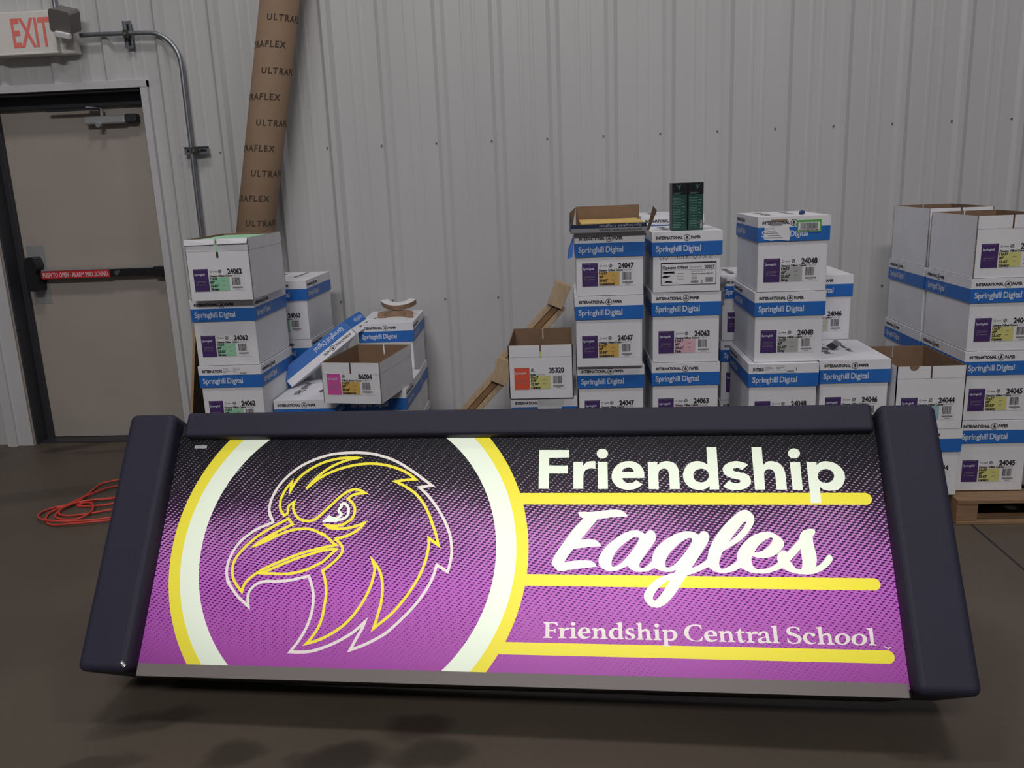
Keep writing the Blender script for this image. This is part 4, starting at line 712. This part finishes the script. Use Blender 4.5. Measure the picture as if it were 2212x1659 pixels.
def lit(name, base=None, strength=1.0, panel=False):
    """back-lit acrylic: no tubes built; emission is painted brightest mid-face, fading to the cabinet walls"""
    m = bpy.data.materials.new(name); m.use_nodes = True; nt = m.node_tree; b = nt.nodes['Principled BSDF']; N = nt.nodes.new; L = nt.links.new
    def mth(op, *a):
        n = N('ShaderNodeMath'); n.operation = op
        for i, x in enumerate(a):
            if isinstance(x, (int, float)): n.inputs[i].default_value = x
            else: L(x, n.inputs[i])
        return n.outputs[0]
    tc = N('ShaderNodeTexCoord'); sep = N('ShaderNodeSeparateXYZ'); L(tc.outputs['Object'], sep.inputs[0]); X, Y = sep.outputs[0], sep.outputs[1]
    # back-light spread painted into emission: wide falloff along x from the middle, along y from the centre line
    gx = mth('POWER', mth('ABSOLUTE', mth('DIVIDE', mth('SUBTRACT', X, .05), 1.25)), 2.6)
    gy = mth('POWER', mth('ABSOLUTE', mth('DIVIDE', mth('SUBTRACT', Y, .03), .40)), 2.2)
    g = mth('SUBTRACT', 1.0, mth('ADD', mth('MULTIPLY', gx, .36), mth('MULTIPLY', gy, .36)))
    hx = mth('DIVIDE', mth('SUBTRACT', X, .35), .5); hy = mth('DIVIDE', mth('SUBTRACT', Y, -.02), .2)
    hot = mth('EXPONENT', mth('MULTIPLY', mth('ADD', mth('MULTIPLY', hx, hx), mth('MULTIPLY', hy, hy)), -1.0))  # extra bright patch painted into the glow around the script lettering
    g = mth('ADD', g, mth('MULTIPLY', hot, .2))
    if not panel:
        col = s2l(base); b.inputs['Base Color'].default_value = tuple(c * .3 for c in col[:3]) + (1,); b.inputs['Emission Color'].default_value = col
    else:
        # halftone lattice
        ax_, ay_, bx_, by_ = .01385, -.00272, -.00585, -.00634; det = ax_ * by_ - bx_ * ay_
        s = mth('ADD', mth('MULTIPLY', X, by_ / det), mth('MULTIPLY', Y, -bx_ / det)); t = mth('ADD', mth('MULTIPLY', X, -ay_ / det), mth('MULTIPLY', Y, ax_ / det))
        spot = mth('ADD', mth('COSINE', mth('MULTIPLY', s, 2 * PI)), mth('COSINE', mth('MULTIPLY', t, 2 * PI)))
        mp = N('ShaderNodeMapping'); mp.inputs['Scale'].default_value = (1.6, 3.2, 1); mp.inputs['Rotation'].default_value = (0, 0, -.35); L(tc.outputs['Object'], mp.inputs[0])
        nz = N('ShaderNodeTexNoise'); nz.inputs['Scale'].default_value = 1.7; nz.inputs['Detail'].default_value = 2; L(mp.outputs[0], nz.inputs['Vector'])
        cr = N('ShaderNodeValToRGB'); e = cr.color_ramp.elements; cr.color_ramp.interpolation = 'LINEAR'
        # position 0 = bottom of the face, 1 = top; value = threshold of the dark dots (.0 all dark, 1 all bright)
        stops = ((0.0, 1.0), (.07, .935), (.16, .85), (.25, .77), (.36, .67), (.45, .59), (.55, .52), (.62, .47), (.68, .36), (.75, .20), (.83, .09), (1.0, .035))
        e[0].position = 0; e[0].color = (1, 1, 1, 1); e[1].position = 1; e[1].color = (.04, .04, .04, 1)
        for p, v in stops[1:-1]: q = e.new(p); q.color = (v, v, v, 1)
        yy = mth('DIVIDE', mth('ADD', Y, .315), .675); fac = mth('ADD', yy, mth('MULTIPLY', mth('SUBTRACT', nz.outputs[0], .5), .5)); L(fac, cr.inputs[0])
        thr = mth('SUBTRACT', mth('MULTIPLY', cr.outputs[0], 4.0), 2.0)         # dark where spot > thr
        mr = N('ShaderNodeMapRange'); mr.inputs[1].default_value = -.22; mr.inputs[2].default_value = .22; L(mth('SUBTRACT', spot, thr), mr.inputs[0])
        c1 = N('ShaderNodeValToRGB'); e = c1.color_ramp.elements; e[0].position = 0; e[0].color = s2l((178, 86, 176)); e[1].position = 1; e[1].color = s2l((126, 122, 124))
        for p, v in ((.35, (200, 106, 202)), (.55, (206, 130, 206)), (.72, (206, 150, 202)), (.86, (190, 165, 186))): q = e.new(p); q.color = s2l(v)
        L(yy, c1.inputs[0])
        c2 = N('ShaderNodeValToRGB'); e = c2.color_ramp.elements; e[0].position = 0; e[0].color = s2l((88, 30, 104)); e[1].position = 1; e[1].color = s2l((34, 34, 38))
        for p, v in ((.35, (76, 26, 92)), (.55, (62, 36, 72)), (.75, (44, 40, 48))): q = e.new(p); q.color = s2l(v)
        L(yy, c2.inputs[0])
        mx = N('ShaderNodeMix'); mx.data_type = 'RGBA'; L(mr.outputs[0], mx.inputs[0]); L(c1.outputs[0], mx.inputs[6]); L(c2.outputs[0], mx.inputs[7])
        L(mx.outputs[2], b.inputs['Emission Color'])
        mx2 = N('ShaderNodeMix'); mx2.data_type = 'RGBA'; mx2.inputs[0].default_value = .88; mx2.inputs[7].default_value = (0, 0, 0, 1); L(mx.outputs[2], mx2.inputs[6]); L(mx2.outputs[2], b.inputs['Base Color'])
    L(mth('MULTIPLY', g, strength), b.inputs['Emission Strength']); b.inputs['Roughness'].default_value = .35; b.inputs['Specular IOR Level'].default_value = .12
    MAT[name] = m
lit('face_print', strength=.86, panel=True); lit('lit_white', (238, 246, 226), .93); lit('lit_yellow', (242, 228, 72), .92); lit('lit_white_soft', (236, 228, 220), .86)

def sign():
    e1 = Vector((.99817027, -.05987958, .00839936)); e2 = Vector((-.02825432, -.58471327, -.81074786)); nn = Vector((.05345846, .80902709, -.58533526))
    O = Vector((-.1440021, 2.21516973, -1.03392065 + 1.47)); X = e1; Y = -e2; Z = -nn
    t = thing('lightbox_sign', 'wide lit school sign with navy pillars and purple eagle-head face', 'sign')
    t.matrix_world = Matrix(((X.x, Y.x, Z.x, O.x), (X.y, Y.y, Z.y, O.y), (X.z, Y.z, Z.z, O.z), (0, 0, 0, 1)))
    BK = -.258
    mb = MB(); mb.box(-1.10, 1.0, -.352, .40, BK + .01, -.004, 'cabinet_black'); obj('cabinet', mb, t, .004)
    for x0, x1 in ((-1.252, -1.098), (.996, 1.152)):
        mb = MB(); mb.box(x0, x1, -.345, .425, BK, .055, 'navy_coat'); obj('pillar', mb, t, .022, 5)
    mb = MB(); mb.box(-1.068, .985, .352, .432, BK + .02, .038, 'navy_coat'); obj('top_beam', mb, t, .010, 3)
    mb = MB(); mb.box(-1.092, .99, -.352, -.3165, -.003, .012, 'retainer'); mb.box(-1.092, .99, -.3525, -.35, -.12, .012, 'cabinet_black'); obj('retainer_rail', mb, t, .002)
    mb = MB(); mb.quad((-1.105, -.33, 0), (1.003, -.33, 0), (1.003, .37, 0), (-1.105, .37, 0), 'face_print'); face = obj('sign_face', mb, t); face['label'] = 'back-lit purple halftone face'
    # ring: two side bands cut by the top and bottom of the face
    cx, cy = -.5217, .0063
    def band(r0, r1, m, nm, z):
        mb = MB(); n = 60; ya, yb = -.318, .36
        for sgn in (-1, 1):
            vs_ = []; mb = MB()
            for k in range(n + 1):
                y = ya + (yb - ya) * k / n; vs_ += [(cx + sgn * math.sqrt(r1 * r1 - (y - cy) ** 2), y, z), (cx + sgn * math.sqrt(r0 * r0 - (y - cy) ** 2), y, z)]
            mb.add(vs_, [(2 * k, 2 * k + 1, 2 * k + 3, 2 * k + 2) for k in range(n)], m)
            obj(nm, mb, face)
    band(.502, .5368, 'lit_yellow', 'yellow_ring', .0008); band(.444, .502, 'lit_white', 'white_ring', .0008)
    for v0, v1, xe in ((-.1812, -.1475, .9635), (.0522, .0842, .957), (.2362, .2686, .969)):
        y1, y0 = -v0, -v1; ym = (y0 + y1) / 2; r = (y1 - y0) / 2; xs = cx + math.sqrt(.53 ** 2 - (ym - cy) ** 2)
        mb = MB(); poly = [(xs, y0), (xe - r, y0)] + [(xe - r + r * math.cos(a), ym + r * math.sin(a)) for a in [-PI / 2 + PI * k / 14 for k in range(15)]] + [(xs, y1)]
        mb.add([(x, y, .0012) for x, y in poly], [tuple(range(len(poly)))], 'lit_yellow'); obj('yellow_bar', mb, face)
    for key, nm, m, z in (('friendship', 'sans_letter', 'lit_white', .0018), ('eagles', 'script_letter', 'lit_white', .0018), ('school', 'serif_letter', 'lit_white_soft', .0018)):
        groups = []
        for g in ART['G'][key]:
            if len(g) == 1 and g[0].count(';') in (7, 11) and '*' not in g[0]: groups[-1].append(g)        # the dot of an i
            else: groups.append([g])
        for i, gs in enumerate(groups):
            mb = MB()
            for g in gs: fill(mb, g, z + .00005 * i, m)
            obj(nm, mb, face)
    mb = MB()
    for i, s in enumerate(ART['T']['white']): stroke(mb, s, .0082 if i == 0 else .0078, .0014, 'lit_white_soft' if i == 0 else 'lit_white')
    for s in ART['T']['whitefill']: fill(mb, [s], .00145, 'lit_white')
    for i, s in enumerate(ART['T']['yellow']): stroke(mb, s, .0080, .0016 + .00005 * i, 'lit_yellow')
    for s in ART['T']['yellowfill']: fill(mb, [s], .0019, 'lit_yellow')
    obj('eagle_emblem', mb, face)['label'] = 'white and yellow line drawing of an eagle head'
    mb = MB(); P = lambda u, v: (u, v, .0012); rect2(mb, -1.045, -1.005, .325, .3345, 'paper_white', P); rect2(mb, -1.04, -1.01, .3285, .331, 'ink_grey', lambda u, v: (u, v, .0016)); obj('maker_sticker', mb, face)
    mb = MB(); line2(mb, (.945, -.226), (.958, -.2325), .0022, 'lit_white_soft', P); line2(mb, (.954, -.2315), (.963, -.2285), .0018, 'lit_white_soft', P); obj('scratch', mb, face)
    mb = MB(); mb.tube([(-1.118, -.318, .054), (-1.106, -.330, .05)], .006, 'film_bright', 8); obj('chipped_corner', mb, t)
sign()
